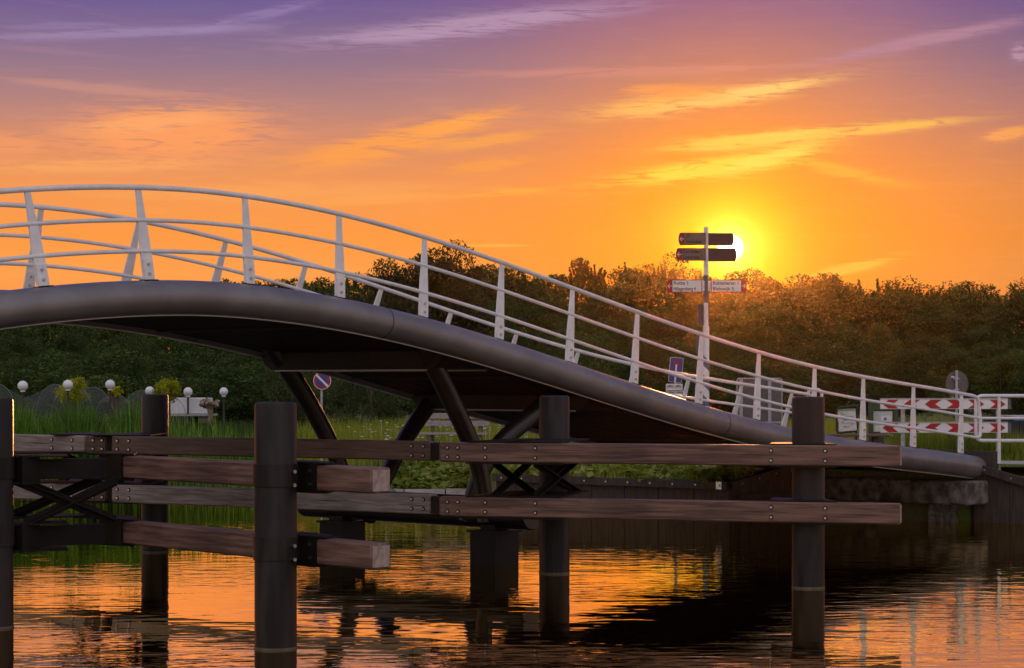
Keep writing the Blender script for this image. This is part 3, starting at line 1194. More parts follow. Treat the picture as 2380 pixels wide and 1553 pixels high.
BT = BH / 2 + .012
for z, sgn in ((ZU, 1), (ZU, -1), (ZL, 1), (ZL, -1)):
    zz = z + sgn * BT
    # around the middle pile: two brackets reaching from the beam to both sides of the pile
    for xa, (px, py) in ((1152, (.24, 31.15)), (1246, (.92, 31.25))):
        a = back_pt(xa, z)
        plate(bf, [(a.x - .42, a.y + .13), (a.x + .34, a.y - .09), (px + .20, py - .05), (px + .14, py + .12), (px - .20, py + .12)], zz)
    # right pile
    a, b = back_pt(1790, z), back_pt(1946, z)
    plate(bf, [(a.x, a.y + .03), (b.x, b.y + .03), (b.x - .05, b.y + .75), (a.x + .12, a.y + .75)], zz)
    # splice near the legs
    a, b = back_pt(975, z), back_pt(1060, z)
    # left pile brackets
    a = back_pt(290, z)
    plate(bf, strip((a.x - .55, a.y + .35), (a.x + .35, a.y + .05), .3, .2) if False else [(a.x - .62, a.y + .22), (a.x + .40, a.y + .0), (-5.60, 34.95), (-6.2, 35.1)], zz)
    a = back_pt(180, z)
    plate(bf, [(a.x - .45, a.y + .12), (a.x + .38, a.y - .04), (a.x + .15, a.y + 1.05), (a.x - .35, a.y + 1.15)], zz)
for xa, (px, py) in ((1146, (.27, 31.1)), (1241, (.94, 31.25))):
    a = back_pt(xa, 0)
    cross(bf, (a.x, a.y + .22), (px, py), ZL + BT, ZU - BT, .095)
for xa, (px, py) in ((262, (-5.55, 34.7)), (130, (-6.4, 35.1))):
    a = back_pt(xa, 0)
    cross(bf, (a.x, a.y + .22), (px, py), ZL + BT, ZU - BT, .10)

# ---- the near fender
ff = thing('guide_fender', 'near guide fender at the left edge with stubby squared timber ends', 'guide fender', (-2.45, 22.3, 0))
pile(ff, -2.45, 22.3, 2.55, bands=(ZU + .01, ZL + .01))
pile(ff, -5.83, 24.2, 2.575, bands=(ZU + .01, ZL + .01))


def fs_(x):
    return 200 + .0564 * (x - 305)


def front_pt(x, z):
    Y = FPX / fs_(x)
    return Vector(((x - CX) / FPX * Y, Y, z))


df = (front_pt(890, 0) - front_pt(305, 0)).normalized()
nf = Vector((-df.y, df.x, 0))       # away from the camera
THF = .26
for z in (ZU - .02, ZL - .03):
    a, b = front_pt(281, z) + nf * (THF / 2), front_pt(862, z) + nf * (THF / 2)
    fx = lambda x: (front_pt(x, z) - front_pt(281, z)).length
    beam(ff, a, b, .262, THF, 'hardwood')
    # steel sleeve where the beam is clamped to the pile
    a, b = front_pt(684, z), front_pt(737, z)
    mb = MB().bar(a + nf * (THF / 2), b + nf * (THF / 2), THF + .03, .262 + .03)
    sl = mb.build('clamp', 'dark_steel', ff)
    for x in (694, 724):
        for q in (-.07, .07):
            c = front_pt(x, z + q) - nf * .015
            MB().tube([c, c - nf * .02], .018, 8).build('bolt', 'bolt_steel', sl)
    for q in (-.07, .07):
        c = Vector((-2.45 + .19, 22.3 - .12, z + q))
        MB().tube([c, c + Vector((.6, -.8, 0)) * .045], .02, 8).build('bolt', 'bolt_steel', sl)
    a = front_pt(690, z)
    b = front_pt(748, z)
    for sg in (1, -1):
        zz = z + sg * .152
        plate(ff, [(a.x - .12, a.y + .02), (b.x + .04, b.y - .02), (b.x + .10, b.y + .30), (a.x, a.y + .46)], zz)
        plate(ff, [(-2.6, 22.5), (a.x, a.y), (a.x + .2, a.y + .25), (-2.5, 22.75)], zz + .003)
    # corner box and the dark steel link back to the left pile
    c = front_pt(256, z)
    k0, k1 = front_pt(236, z), front_pt(286, z)
    MB().bar(k0 + nf * .12, k1 + nf * .12, .30, .285).build('corner_box', 'dark_steel', ff)
    p, q = at(73, 1085, 24.5), at(240, 1085, 25.0)
    MB().bar(Vector((p.x, p.y, z)), Vector((q.x, q.y, z)), .20, .225).build('link_beam', 'dark_steel', ff)
    p0 = at(32, 1085, 24.3)
    MB().bar(Vector((p0.x, p0.y, z)), Vector((p.x, p.y, z)), .30, .33).build('pile_bracket', 'dark_steel', ff)
    for sg in (1, -1):
        zz = z + sg * .150
        plate(ff, [(k0.x - .38, k0.y + .15), (k1.x + .15, k1.y - .12), (k1.x + .05, k1.y + .62), (k0.x - .25, k0.y + .66)], zz)
        plate(ff, [(p0.x - .1, p0.y - .12), (p.x + .45, p.y - .12), (p.x + .30, p.y + .42), (p0.x - .1, p0.y + .42)], zz + .003)
        plate(ff, [(-6.1, 25.2), (-5.05, 25.7), (-4.9, 25.95), (-6.1, 26.1)], zz + .006)
# crosses
zt0, zt1 = ZL - .03 + .155, ZU - .02 - .155
pa, pb = at(60, 1100, 24.35), at(268, 1100, 24.95)
cross(ff, (pa.x, pa.y), (pb.x, pb.y), zt0, zt1, .115)
pa, pb = at(24, 1100, 25.7), at(232, 1100, 25.95)
cross(ff, (pa.x, pa.y), (pb.x, pb.y), zt0, zt1, .115)


# =================================================================== SIGNS AND BANK FURNITURE
def text_part(s, size, m, root, loc, name='lettering', align='LEFT', rotz=0.0, sx=1.0):
    cu = bpy.data.curves.new(name, 'FONT')
    cu.body = s
    cu.size = size
    cu.align_x = align
    cu.extrude = 0.0015
    cu.offset = size * .012
    tmp = bpy.data.objects.new('tmp_text', cu)
    COL.objects.link(tmp)
    dg = bpy.context.evaluated_depsgraph_get()
    me = bpy.data.meshes.new_from_object(tmp.evaluated_get(dg))
    bpy.data.objects.remove(tmp)
    me.name = name
    me.materials.clear()
    me.materials.append(MATS[m])
    o = bpy.data.objects.new(name, me)
    COL.objects.link(o)
    M = Matrix.Translation(Vector(loc)) @ Matrix.Rotation(rotz, 4, 'Z') @ Matrix.Rotation(R(90), 4, 'X') @ Matrix.Diagonal((sx, 1, 1, 1))
    me.transform(M)
    o.parent = root
    o.matrix_parent_inverse = WORLD[root.name].inverted()
    WORLD[o.name] = Matrix.Identity(4)
    return o


YP = 45.0
pbase = at(1641, 1088, YP)
GZ = land_z(pbase.x, YP)
fp = thing('finger_post', 'tall cycle finger post with four direction boards in front of the low sun', 'signpost', (pbase.x, YP, GZ))
px = pbase.x
ztop = at(1641, 528, YP).z
z_w = at(1641, 757, YP).z
MB().lathe((px, YP, 0), [(.048, z_w), (.048, ztop)], 20).build('pole', 'sign_pole_white', fp)
MB().lathe((px, YP, 0), [(.067, GZ - .3), (.067, z_w - .06), (.05, z_w + .01)], 20).build('lower_pole', 'sign_pole_white', fp)
# spiral blue band on the lower pole
mb = MB()
r_ = .0695
zb0, zb1 = at(0, 960, YP).z, at(0, 822, YP).z
vs, fs = [], []
turns = 2
n_ = 96
for k in range(3):
    o_ = len(vs)
    for i in range(n_ // 2 + 1):
        a = 2 * PI * i / (n_ // 2)
        zc = zb0 + (zb1 - zb0) * (k + i / (n_ // 2)) / 3
        for dz_ in (0, .21):
            vs.append((px + math.cos(-a) * r_, YP + math.sin(-a) * r_, zc + dz_))
    for i in range(n_ // 2):
        fs.append((o_ + 2 * i, o_ + 2 * i + 2, o_ + 2 * i + 3, o_ + 2 * i + 1))
mb.add(vs, fs, 0, True)
mb.build('spiral_band', 'sign_pole_blue', fp)
MB().lathe((px, YP, 0), [(.058, at(0, 704, YP).z), (.058, at(0, 640, YP).z)], 20).build('bracket', 'sign_back', fp)


def finger(x0, x1, y0, y1, tip, lines, parent, back=False, Yo=0.0, pm='sign_white'):
    """direction board between pixel columns x0..x1; tip 'L' or 'R'"""
    Y = YP - .05 + Yo
    A, B = at(x0, y1, Y), at(x1, y0, Y)
    L, H = B.x - A.x, B.z - A.z
    k = .055
    e = [(0, k * 1.6), (0, H - k * 1.6), (k * .55, H), (L, H), (L, 0), (k * .55, 0)]
    if tip == 'R':
        e = [(L - x, z) for x, z in e][::-1]
    e = [(A.x + x, A.z + z) for x, z in e][::-1]
    body = MB().prism(e, Y - .015, Y + .015).build('direction_board', 'finger_red' if not back else 'finger_back', parent)
    if back:
        return body
    ins = .018
    xa, xb = (A.x + .125, A.x + L - ins) if tip == 'L' else (A.x + ins, A.x + L - .125)
    MB().prism([(xa, A.z + ins), (xb, A.z + ins), (xb, A.z + H - ins), (xa, A.z + H - ins)][::1], Y - .019, Y - .0155).build('panel', pm, body)
    # arrow
    s = 1 if tip == 'L' else -1
    ax = A.x + .030 if tip == 'L' else A.x + L - .030
    zc = A.z + H / 2
    mb = MB()
    q = Y - .018
    mb.bar((ax + s * .004, q, zc), (ax + s * .080, q, zc), .006, .013)
    mb.bar((ax, q, zc), (ax + s * .038, q, zc + .045), .006, .013)
    mb.bar((ax, q, zc), (ax + s * .038, q, zc - .045), .006, .013)
    mb.build('arrow', 'sign_white', body)
    ll = len(lines)
    for i, t_ in enumerate(lines):
        zz = A.z + H * (.60 if i == 0 else .16)
        w_ = max(len(t_), 6)
        size = .105
        sx = min(1.0, (xb - xa - .03) / (w_ * size * .50))
        text_part(t_, size, 'letter_dark', body, (xa + .018, Y - .0205, zz), sx=sx)
    return body


finger(1577, 1640, 541, 570, 'L', ['27', 'Zevenhuizerplas'], fp, Yo=-.02, pm='panel_glare_brown')
finger(1641, 1706, 542, 571, 'R', [], fp, back=True, Yo=.06)
finger(1571, 1640, 577, 606, 'L', ['Oud Verlaat 1', 'Zevenhuizen 7'], fp, Yo=-.02, pm='panel_glare_brown')
finger(1641, 1712, 577, 608, 'R', [], fp, back=True, Yo=.06)
finger(1549, 1632, 650, 680, 'L', ['Rotte 1', 'Hillegersberg 4'], fp)
finger(1652, 1736, 650, 680, 'R', ['Rottemeren 1', 'Bleiswijk 5'], fp)
MB().box((px, YP - .02, at(0, 665, YP).z), (.20, .05, .22), bev=.01).build('bracket', 'sign_pole_white', fp)


def rounded(w, h, r, n=5):
    pts = []
    for cx_, cz_, a0 in ((w / 2 - r, h / 2 - r, 0), (-w / 2 + r, h / 2 - r, 90), (-w / 2 + r, -h / 2 + r, 180), (w / 2 - r, -h / 2 + r, 270)):
        for i in range(n + 1):
            a = R(a0 + 90 * i / n)
            pts.append((cx_ + r * math.cos(a), cz_ + r * math.sin(a)))
    return pts


def plaque(c, w, h, r, th, m, parent, name, rotz=0.0, tilt=0.0, shear=0.0):
    """rounded plate facing -Y, centred at c"""
    mb = MB().prism([(x + z * shear, z) for x, z in rounded(w, h, r)][::-1], -th / 2, th / 2)
    mb.xf(Matrix.Translation(Vector(c)) @ Matrix.Rotation(rotz, 4, 'Z') @ Matrix.Rotation(tilt, 4, 'Y'))
    return mb.build(name, m, parent)


# side signs on the same post, seen nearly edge-on
for (xa, xb, ya, yb) in ((1620, 1636, 708, 758), (1617, 1634, 768, 823)):
    c = (at(xa, ya, YP) + at(xb, yb, YP)) / 2
    plaque((c.x, YP + .02, c.z), .24, abs(at(0, ya, YP).z - at(0, yb, YP).z), .04, .02, 'sign_back', fp, 'side_sign', rotz=R(52))

# dead-end sign
Y = 46.0
c = at(1571, 860, Y)
s_ = FPX / Y
b = land_z(c.x, Y)
de = thing('dead_end_sign', 'blue dead-end road sign with white stem above a white plate', 'road sign', (c.x, Y, b))
MB().lathe((c.x, Y + .05, 0), [(.03, b - .3), (.03, at(0, 835, Y).z)], 14).build('pole', 'galvanised', de)
lean_ = R(5)
plaque(c, 31 / s_, 58 / s_, .03, .02, 'sign_white', de, 'rim', tilt=lean_)
pl = plaque((c.x, c.y - .012, c.z), 29 / s_, 56 / s_, .025, .012, 'sign_blue', de, 'plate', tilt=lean_)
M_ = Matrix.Translation((c.x, c.y - .021, c.z)) @ Matrix.Rotation(lean_, 4, 'Y')
mb = MB().box((0, 0, -.075), (.034, .004, .40)).xf(M_)
mb.build('stem', 'sign_white', pl)
MB().box((0, 0, .15), (.11, .005, .065)).xf(M_).build('bar', 'sign_red', pl)
c2 = at(1567, 902, Y)
p2 = plaque((c2.x, Y - .01, c2.z), 39 / s_, 20 / s_, .02, .015, 'sign_white', de, 'lower_plate')
text_part('uitgezonderd', .062, 'letter_dark', p2, (c2.x, Y - .020, c2.z - .075), align='CENTER')
mb = MB()
for cx_, kk in ((-.085, 1), (.085, .9)):
    for dx_ in (-.045, .045):
        ring = [(c2.x + cx_ + dx_ * kk + .026 * math.cos(a), Y - .021, c2.z + .028 + .026 * math.sin(a)) for a in [2 * PI * i / 14 for i in range(15)]]
        mb.tube(ring, .004, 5, cap=False)
    q = Y - .021
    mb.bar((c2.x + cx_ - .045, q, c2.z + .03), (c2.x + cx_, q, c2.z + .065), .004, .010)
    mb.bar((c2.x + cx_, q, c2.z + .065), (c2.x + cx_ + .045, q, c2.z + .03), .004, .010)
    mb.bar((c2.x + cx_ - .02, q, c2.z + .05), (c2.x + cx_ + .01, q, c2.z + .03), .004, .014)
mb.build('cycle_symbols', 'letter_dark', p2)
p3 = plaque((c2.x + .03, Y - .01, c2.z - .155), 28 / s_, 9 / s_, .01, .015, 'sign_white', de, 'lower_plate')

# no-stopping sign under the bridge
Y = 52.0
c = at(749, 885, Y)
b = land_z(c.x, Y + .3)
ns = thing('no_stopping_sign', 'round no-stopping sign, red ring on blue, seen under the bridge deck', 'road sign', (c.x, Y, b))
MB().lathe((c.x - .02, Y + .04, 0), [(.028, b - .4), (.028, c.z + .2)], 14).build('pole', 'galvanised', ns)


def disc(c, r, y0, y1, n=36):
    return MB().prism([(c.x + r * math.cos(2 * PI * i / n), c.z + r * math.sin(2 * PI * i / n)) for i in range(n)][::-1], y0, y1)


ring = disc(c, .215, Y - .02, Y).build('rim', 'sign_white', ns)
disc(c, .200, Y - .024, Y - .0205).build('ring', 'sign_red', ns)
f_ = disc(c, .150, Y - .028, Y - .0245).build('face', 'sign_blue', ns)
d_ = Vector((.70, 0, -.70))
MB().bar(Vector((c.x, Y - .030, c.z)) - d_ * .205, Vector((c.x, Y - .030, c.z)) + d_ * .205, .004, .05).build('slash', 'sign_white', f_)

# round sign seen from behind
Y = 47.5
c = at(2224, 893, Y)
b = land_z(c.x, Y)
rs = thing('round_sign', 'grey back of a round road sign on a pole behind the chevron boards', 'road sign', (c.x, Y, b))
MB().lathe((c.x - .02, Y - .06, 0), [(.032, b - .3), (.032, at(0, 861, Y).z)], 14).build('pole', 'galvanised', rs)
mb = MB()
for (r0, th_, m_) in ((.285, .02, 0),):
    pts = [(r0 * .92 * math.cos(2 * PI * i / 36), r0 * math.sin(2 * PI * i / 36)) for i in range(36)][::-1]
    mb.prism(pts, -.01, .01, 0)
mb.xf(Matrix.Translation(c) @ Matrix.Rotation(R(12), 4, 'Z'))
dk = mb.build('disc', 'sign_back', rs)
ringp = [c + Matrix.Rotation(R(12), 3, 'Z') @ Vector((.275 * .95 * math.cos(a), -.008, .29 * math.sin(a))) for a in [2 * PI * i / 36 for i in range(37)]]
MB().tube(ringp, .008, 6, cap=False).build('rim', 'sign_back', dk)
MB().box((c.x - .10, Y - .05, c.z + .16), (.07, .004, .03)).build('sticker', 'sign_white', dk)
for dz_ in (-.12, .12):
    MB().box((c.x - .02, Y - .05, c.z + dz_), (.13, .05, .03)).build('clip', 'galvanised', rs)

# big sign panel seen from behind
Y = 46.5
a, b_ = at(1713, 880, Y), at(1817, 985, Y)
b = land_z(a.x, Y)
gp = thing('sign_panel', 'large grey back of a sign panel behind the far railing end', 'sign panel', ((a.x + b_.x) / 2, Y, b))
mb = MB().prism([(x, z) for x, z in rounded(b_.x - a.x, a.z - b_.z, .05)][::-1], -.012, .012)
mb.xf(Matrix.Translation(((a.x + b_.x) / 2, Y, (a.z + b_.z) / 2)))
pn = mb.build('panel', 'sign_back', gp)
fr = [Vector(((a.x + b_.x) / 2 + x, Y, (a.z + b_.z) / 2 + z)) for x, z in rounded(b_.x - a.x, a.z - b_.z, .05)]
MB().tube(fr + [fr[0], fr[1]], .016, 8, cap=False).build('frame', 'galvanised', pn)
for x in (1722, 1788):
    q = at(x, 0, Y)
    MB().box((q.x, Y - .04, (a.z + b - .3) / 2), (.07, .05, a.z - .03 - b + .3)).build('post', 'galvanised', gp)
for y in (1000, 985):
    q = at(0, y, Y)
MB().box(((a.x + b_.x) / 2, Y - .03, b_.z + .03), (b_.x - a.x + .05, .06, .04)).build('bar', 'galvanised', gp)

# chevron boards
Y = 46.5
cb = thing('chevron_barrier', 'pair of red and white chevron boards one above the other on steel posts', 'chevron barrier', (at(2200, 0, Y).x, Y, land_z(21, Y)))
for x in (2099, 2321):
    q = at(x, 0, Y)
    MB().box((q.x, Y + .05, (at(0, 930, Y).z + .6) / 2), (.085, .06, at(0, 930, Y).z - .6)).build('post', 'galvanised', cb)
for (yt, yb_) in ((925, 952), (980, 1007)):
    A, B = at(2046, yb_ - 1, Y), at(2347, yt, Y - .2)
    B = Vector((B.x, B.y, at(0, yt + 3, Y).z))
    L, H = B.x - A.x, B.z - A.z
    bd = MB().box(((A.x + B.x) / 2, Y, (A.z + B.z) / 2), (L, .04, H), bev=.004).build('board', 'sign_white', cb)
    MB().box(((A.x + B.x) / 2, Y, B.z + .012), (L, .06, .022)).build('edge_rail', 'galvanised', bd)
    MB().box((B.x + .035, Y + .01, (A.z + B.z) / 2), (.066, .07, H)).build('end_cap', 'sign_back', bd)
    mb = MB()
    zz = lambda t_: A.z + .012 + t_ * (H - .024)
    X = lambda q: A.x + (q - 660) / 1550.0 * L
    y0, y1 = Y - .024, Y - .0205
    for tip in (685, 945, 1200):
        for mir in (False, True):
            f = (lambda q: X(2866 - q)) if mir else X
            out = [(f(tip), zz(.5)), (f(tip + 72), zz(1)), (f(tip + 195), zz(1)), (f(tip + 125), zz(.5)), (f(tip + 195), zz(0)), (f(tip + 72), zz(0))]
            if tip == 1200:
                out = [(f(tip), zz(.5)), (f(tip + 72), zz(1)), (f(tip + 205), zz(1)), (f(tip + 125), zz(.5)), (f(tip + 205), zz(0)), (f(tip + 72), zz(0))]
            # split in two convex halves
            up = [out[0], out[1], out[2], out[3]]
            dn = [out[0], out[3], out[4], out[5]]
            for poly in (up, dn):
                if mir:
                    poly = poly[::-1]
                mb.prism(poly, y0, y1)
    mb.build('chevrons', 'sign_red', bd)
    for x in (2099, 2321):
        for q in (.2, .8):
            c = at(x, 0, Y)
            MB().tube([(c.x, Y - .02, zz(q)), (c.x, Y - .032, zz(q))], .011, 8).build('bolt', 'bolt_steel', bd)

# map board
Y = 46.0
A, B = at(1947, 1003, Y), at(1990, 947, Y)
mbz = land_z(A.x, Y)
mp_ = thing('map_board', 'small white map board in a dark rounded frame behind the near railing', 'map board', ((A.x + B.x) / 2, Y, mbz))
c = (A + B) / 2
w_, h_ = B.x - A.x, B.z - A.z
fr = [Vector((c.x + x, Y, c.z + z + x * .12)) for x, z in rounded(w_ * 1.10, h_ * 1.05, .07)]
MB().tube(fr + [fr[0], fr[1]], .022, 8, cap=False).build('frame', 'lamp_black', mp_)
pn = plaque((c.x, Y - .012, c.z - .01), w_ * .97, h_ * .92, .02, .02, 'map_paper', mp_, 'map_sheet', rotz=R(-8), tilt=R(-4))
MB().box((0, 0, h_ * .40), (w_ * .9, .004, .045)).xf(Matrix.Translation((c.x, Y - .030, c.z)) @ Matrix.Rotation(R(-8), 4, 'Z') @ Matrix.Rotation(R(-4), 4, 'Y')).build('header', 'map_green', pn)
random.seed(4)
a_ = Vector((-.38 * w_, 0, .28 * h_))
mb = MB()
for k in range(22):
    b__ = Vector((random.uniform(-.4, .4) * w_, 0, (.28 - .030 * k) * h_))
    mb.bar(a_, b__, .003, .006)
    a_ = b__
mb.xf(Matrix.Translation((c.x, Y - .026, c.z)) @ Matrix.Rotation(R(-8), 4, 'Z') @ Matrix.Rotation(R(-4), 4, 'Y'))
mb.build('map_lines', 'sign_back', pn)
for sx_ in (-1, 1):
    MB().box((c.x + sx_ * w_ * .5, Y + .02, (mbz + c.z) / 2 - .1), (.04, .04, c.z - mbz + .1)).build('leg', 'lamp_black', mp_)

# notice case with papers
Y = 48.2
A, B = at(2022, 1030, Y), at(2086, 934, Y)
nb = thing('notice_board', 'green timber notice board with pale posters behind the chevron boards', 'notice board', ((A.x + B.x) / 2, Y, land_z(A.x, Y)))
for x in (2024, 2082):
    q = at(x, 0, Y)
    gz = land_z(q.x, Y)
    MB().box((q.x, Y, (B.z + (.05 if x == 2024 else -.05) + gz - .2) / 2), (.10, .10, B.z - gz + .2)).build('post', 'board_green', nb)
MB().box(((A.x + B.x) / 2, Y, B.z - .11), (B.x - A.x - .1, .06, .16)).build('top_rail', 'board_green', nb)
MB().box(((A.x + B.x) / 2, Y, A.z + .06), (B.x - A.x - .1, .06, .16)).build('bottom_rail', 'board_green', nb)
bk = MB().box(((A.x + B.x) / 2, Y + .01, (A.z + B.z) / 2), (B.x - A.x - .1, .03, B.z - A.z - .2)).build('back_panel', 'board_green', nb)
for (xa, xb, ya, yb_, m_) in ((2027, 2074, 956, 1004, 'paper'), (2047, 2072, 967, 985, 'sign_white'), (2054, 2060, 971, 977, 'notice_blue'), (2038, 2076, 1008, 1022, 'paper'), (2034, 2052, 990, 1002, 'sign_white')):
    k_ = {'paper': 0, 'sign_white': 1, 'notice_blue': 2}[m_]
    p, q = at(xa, yb_, Y), at(xb, ya, Y)
    MB().box(((p.x + q.x) / 2, Y - .012 - .005 * k_, (p.z + q.z) / 2), (q.x - p.x, .006, q.z - p.z)).build('poster', m_, bk)

# table top seen edge-on in front of the notice board
Y = 45.2
A, B = at(1921, 1010, Y), at(2068, 1010, Y)
tb = thing('picnic_table', 'dark timber picnic table seen edge-on behind the bridge railing', 'picnic table', ((A.x + B.x) / 2, Y, land_z(A.x, Y)))
for k in range(4):
    MB().box(((A.x + B.x) / 2, Y + .1 + k * .17, A.z - .025), (B.x - A.x, .155, .05), bev=.005).build('plank', 'dark_wood', tb)
for x in (1950, 2040):
    q = at(x, 0, Y)
    gz = land_z(q.x, Y)
    for s in (-1, 1):
        MB().bar((q.x, Y + .35 + s * .10, A.z - .06), (q.x, Y + .35 + s * .42, gz - .1), .08, .10, up=Vector((1, 0, 0))).build('leg', 'dark_wood', tb)
for s in (-1, 1):
    MB().box(((A.x + B.x) / 2, Y + .35 + s * .62, 1.05 + .40), (B.x - A.x, .24, .045)).build('seat', 'dark_wood', tb)
    for x in (1950, 2040):
        q = at(x, 0, Y)
        MB().box((q.x, Y + .35 + s * .31, 1.40), (.05, .62, .08)).build('seat_bearer', 'dark_wood', tb)

# timber store with blue tarpaulin at the right edge
Y = 49.0
A = at(2322, 1075, Y)
st = thing('timber_store', 'dark timber store with a blue tarpaulin edge at the far right', 'storage box', (A.x + 1.6, Y + .8, land_z(A.x, Y)))
zt_ = at(0, 1006, Y).z
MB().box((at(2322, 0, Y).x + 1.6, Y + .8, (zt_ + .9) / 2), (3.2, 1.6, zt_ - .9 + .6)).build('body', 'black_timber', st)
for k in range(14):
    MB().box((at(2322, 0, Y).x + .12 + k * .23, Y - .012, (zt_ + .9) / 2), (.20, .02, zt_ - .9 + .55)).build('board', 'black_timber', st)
MB().box((at(2356, 0, Y).x + 1.4, Y + .8, zt_ + .31), (2.8, 1.7, .10), bev=.02).build('tarpaulin', 'tarp_blue', st)
MB().box((at(2356, 0, Y).x + 1.4, Y + .8, zt_ + .37), (2.84, 1.74, .02)).build('lid', 'weathered_timber', st)

# white edging plank in the grass
a, b_ = at(2252, 1033, 48.6), at(2288, 1034, 48.6)
o = MB().box(((a.x + b_.x) / 2, 48.6, a.z), (b_.x - a.x, .10, .06), bev=.01).build('white_plank', 'weathered_timber')
tag(o, 'short pale plank lying in the grass below the chevron boards', 'plank')

# fence that carries the railing on, beyond the bridge end
Y0 = 43.4
fn = thing('path_railing', 'white tubular railing on the bank continuing beyond the bridge end', 'railing', (at(2320, 0, Y0).x, Y0, 1.0))
Xa = at(2268, 0, Y0).x
dirx = Vector((1, -.10, 0))


def FPnt(dx_, z):
    p = Vector((Xa, Y0, 0)) + dirx * dx_
    return Vector((p.x, p.y, z))


zT, zM, zB_ = at(0, 920, Y0).z, at(0, 972, Y0).z, at(0, 1024, Y0).z
r_ = .13
pts = [FPnt(12, zT), FPnt(r_, zT)]
for i in range(1, 6):
    a = i / 6 * PI / 2
    pts.append(FPnt(r_ - r_ * math.sin(a), zT - r_ + r_ * math.cos(a)))
pts += [FPnt(0, zT - r_), FPnt(0, zB_ + r_)]
for i in range(1, 6):
    a = i / 6 * PI / 2
    pts.append(FPnt(r_ - r_ * math.cos(a), zB_ + r_ - r_ * math.sin(a)))
pts += [FPnt(r_, zB_), FPnt(12, zB_)]
MB().tube(pts, .035, 12).build('hoop_rail', 'white_paint', fn)
MB().tube([FPnt(0, zM), FPnt(12, zM)], .026, 12).build('rail', 'white_paint', fn)
for d in (.46, 2.2, 4.0, 5.8, 7.6):
    p = FPnt(d, 0)
    MB().lathe((p.x, p.y, 0), [(.034, .7), (.034, zT)], 14).build('post', 'white_paint', fn)
# its twin on the far side of the path, mostly hidden by the right-hand pile
fb = BP(13.9, WID - .2)
fn2 = thing('path_railing', 'short white railing hoop where the far bridge railing ends, beside the right pile', 'railing', (fb.x + .2, fb.y + .1, 1.1))
pts = []
zT = at(0, 906, fb.y).z
for (dx_, z) in ((-.30, 1.1), (-.12, zT - .12), (-.06, zT - .02), (.02, zT), (.10, zT), (.16, zT - .06), (.17, zT - .20), (.10, 1.1)):
    pts.append(Vector((fb.x + dx_, fb.y + .15, z)))
MB().tube(catmull(pts, 4), .033, 12).build('hoop', 'white_paint', fn2)
MB().tube([Vector((fb.x - .22, fb.y + .15, 1.55)), Vector((fb.x + .14, fb.y + .15, 1.55))], .026, 10).build('rail', 'white_paint', fn2)

# bench
Y = 56.0
cA, cB = at(976, 975, Y), at(1134, 985, Y)
gz = land_z((cA.x + cB.x) / 2, Y)
bn = thing('park_bench', 'grey timber park bench on concrete supports, seen between the bridge legs', 'bench', ((cA.x + cB.x) / 2, Y, gz))
Rz = Matrix.Translation(((cA.x + cB.x) / 2, Y, 0)) @ Matrix.Rotation(R(-9), 4, 'Z')
Lb = 1.78
zz = lambda y: at(0, y, Y).z
for (ya, yb_, dyy) in ((961, 974, .34), (979, 991, .30)):
    MB().box((0, dyy, (zz(ya) + zz(yb_)) / 2), (Lb, .05, zz(ya) - zz(yb_)), bev=.006).xf(Rz).build('backrest', 'bench_wood', bn)
for dyy in (-.16, -.02, .12):
    MB().box((0, dyy, zz(1006) - .025), (Lb, .125, .05), bev=.006).xf(Rz).build('seat_plank', 'bench_wood', bn)
for s in (-1, 1):
    x = s * Lb * .36
    MB().box((x, 0, (zz(1009) + gz - .2) / 2), (.14, .34, zz(1009) - gz + .2), bev=.01).xf(Rz).build('leg', 'bench_support', bn)
    MB().box((x, .38, (zz(964) + gz) / 2), (.10, .06, zz(964) - gz), bev=.005).xf(Rz).build('back_support', 'bench_support', bn)
    MB().box((x, .05, zz(1006) - .08), (.08, .5, .06)).xf(Rz).build('seat_bearer', 'bench_support', bn)

# =================================================================== LAMPS, NETS, KIOSK ON THE LEFT BANK
globes = [(53, 897, 12.0), (158, 894.5, 11.7), (256, 894, 11.4), (348, 909, 10.8), (334, 914, 9.0), (437, 910.5, 10.4), (487, 911, 8.6), (520, 910.5, 10.1)]
glab = ['leftmost white globe lamp above the netting', 'white globe lamp in front of the larger yellow-green pollard', 'white globe lamp third from the left on a black post above the reeds',
        'white globe lamp showing just above the dark pile top', 'white globe lamp mostly hidden by the dark pile top', 'white globe lamp in front of the white kiosk',
        'smallest white globe lamp above the pollard stump', 'rightmost white globe lamp of the row']
for (x, y, r), lb in zip(globes, glab):
    rad = .165
    Y = rad * FPX / r
    c = at(x, y, Y)
    gz = land_z(c.x, Y)
    root = thing('globe_lamp', lb, 'street lamp', (c.x, Y, gz), 'globe lamps along the far terrace')
    prof = [(.075, -rad - .03), (.080, -rad - .005), (.075, -rad * .88)]
    for i in range(1, 14):
        a = -PI / 2 + .48 + (PI - .48) * i / 13
        prof.append((max(rad * math.cos(a), .004), rad * math.sin(a)))
    MB().lathe(c, prof, 28).build('globe', 'globe_glass', root)
    MB().lathe((c.x, Y, 0), [(.07, gz - .05), (.07, gz + .25), (.042, gz + .3), (.036, c.z - rad - .06), (.07, c.z - rad - .03)], 14).build('post', 'lamp_black', root)

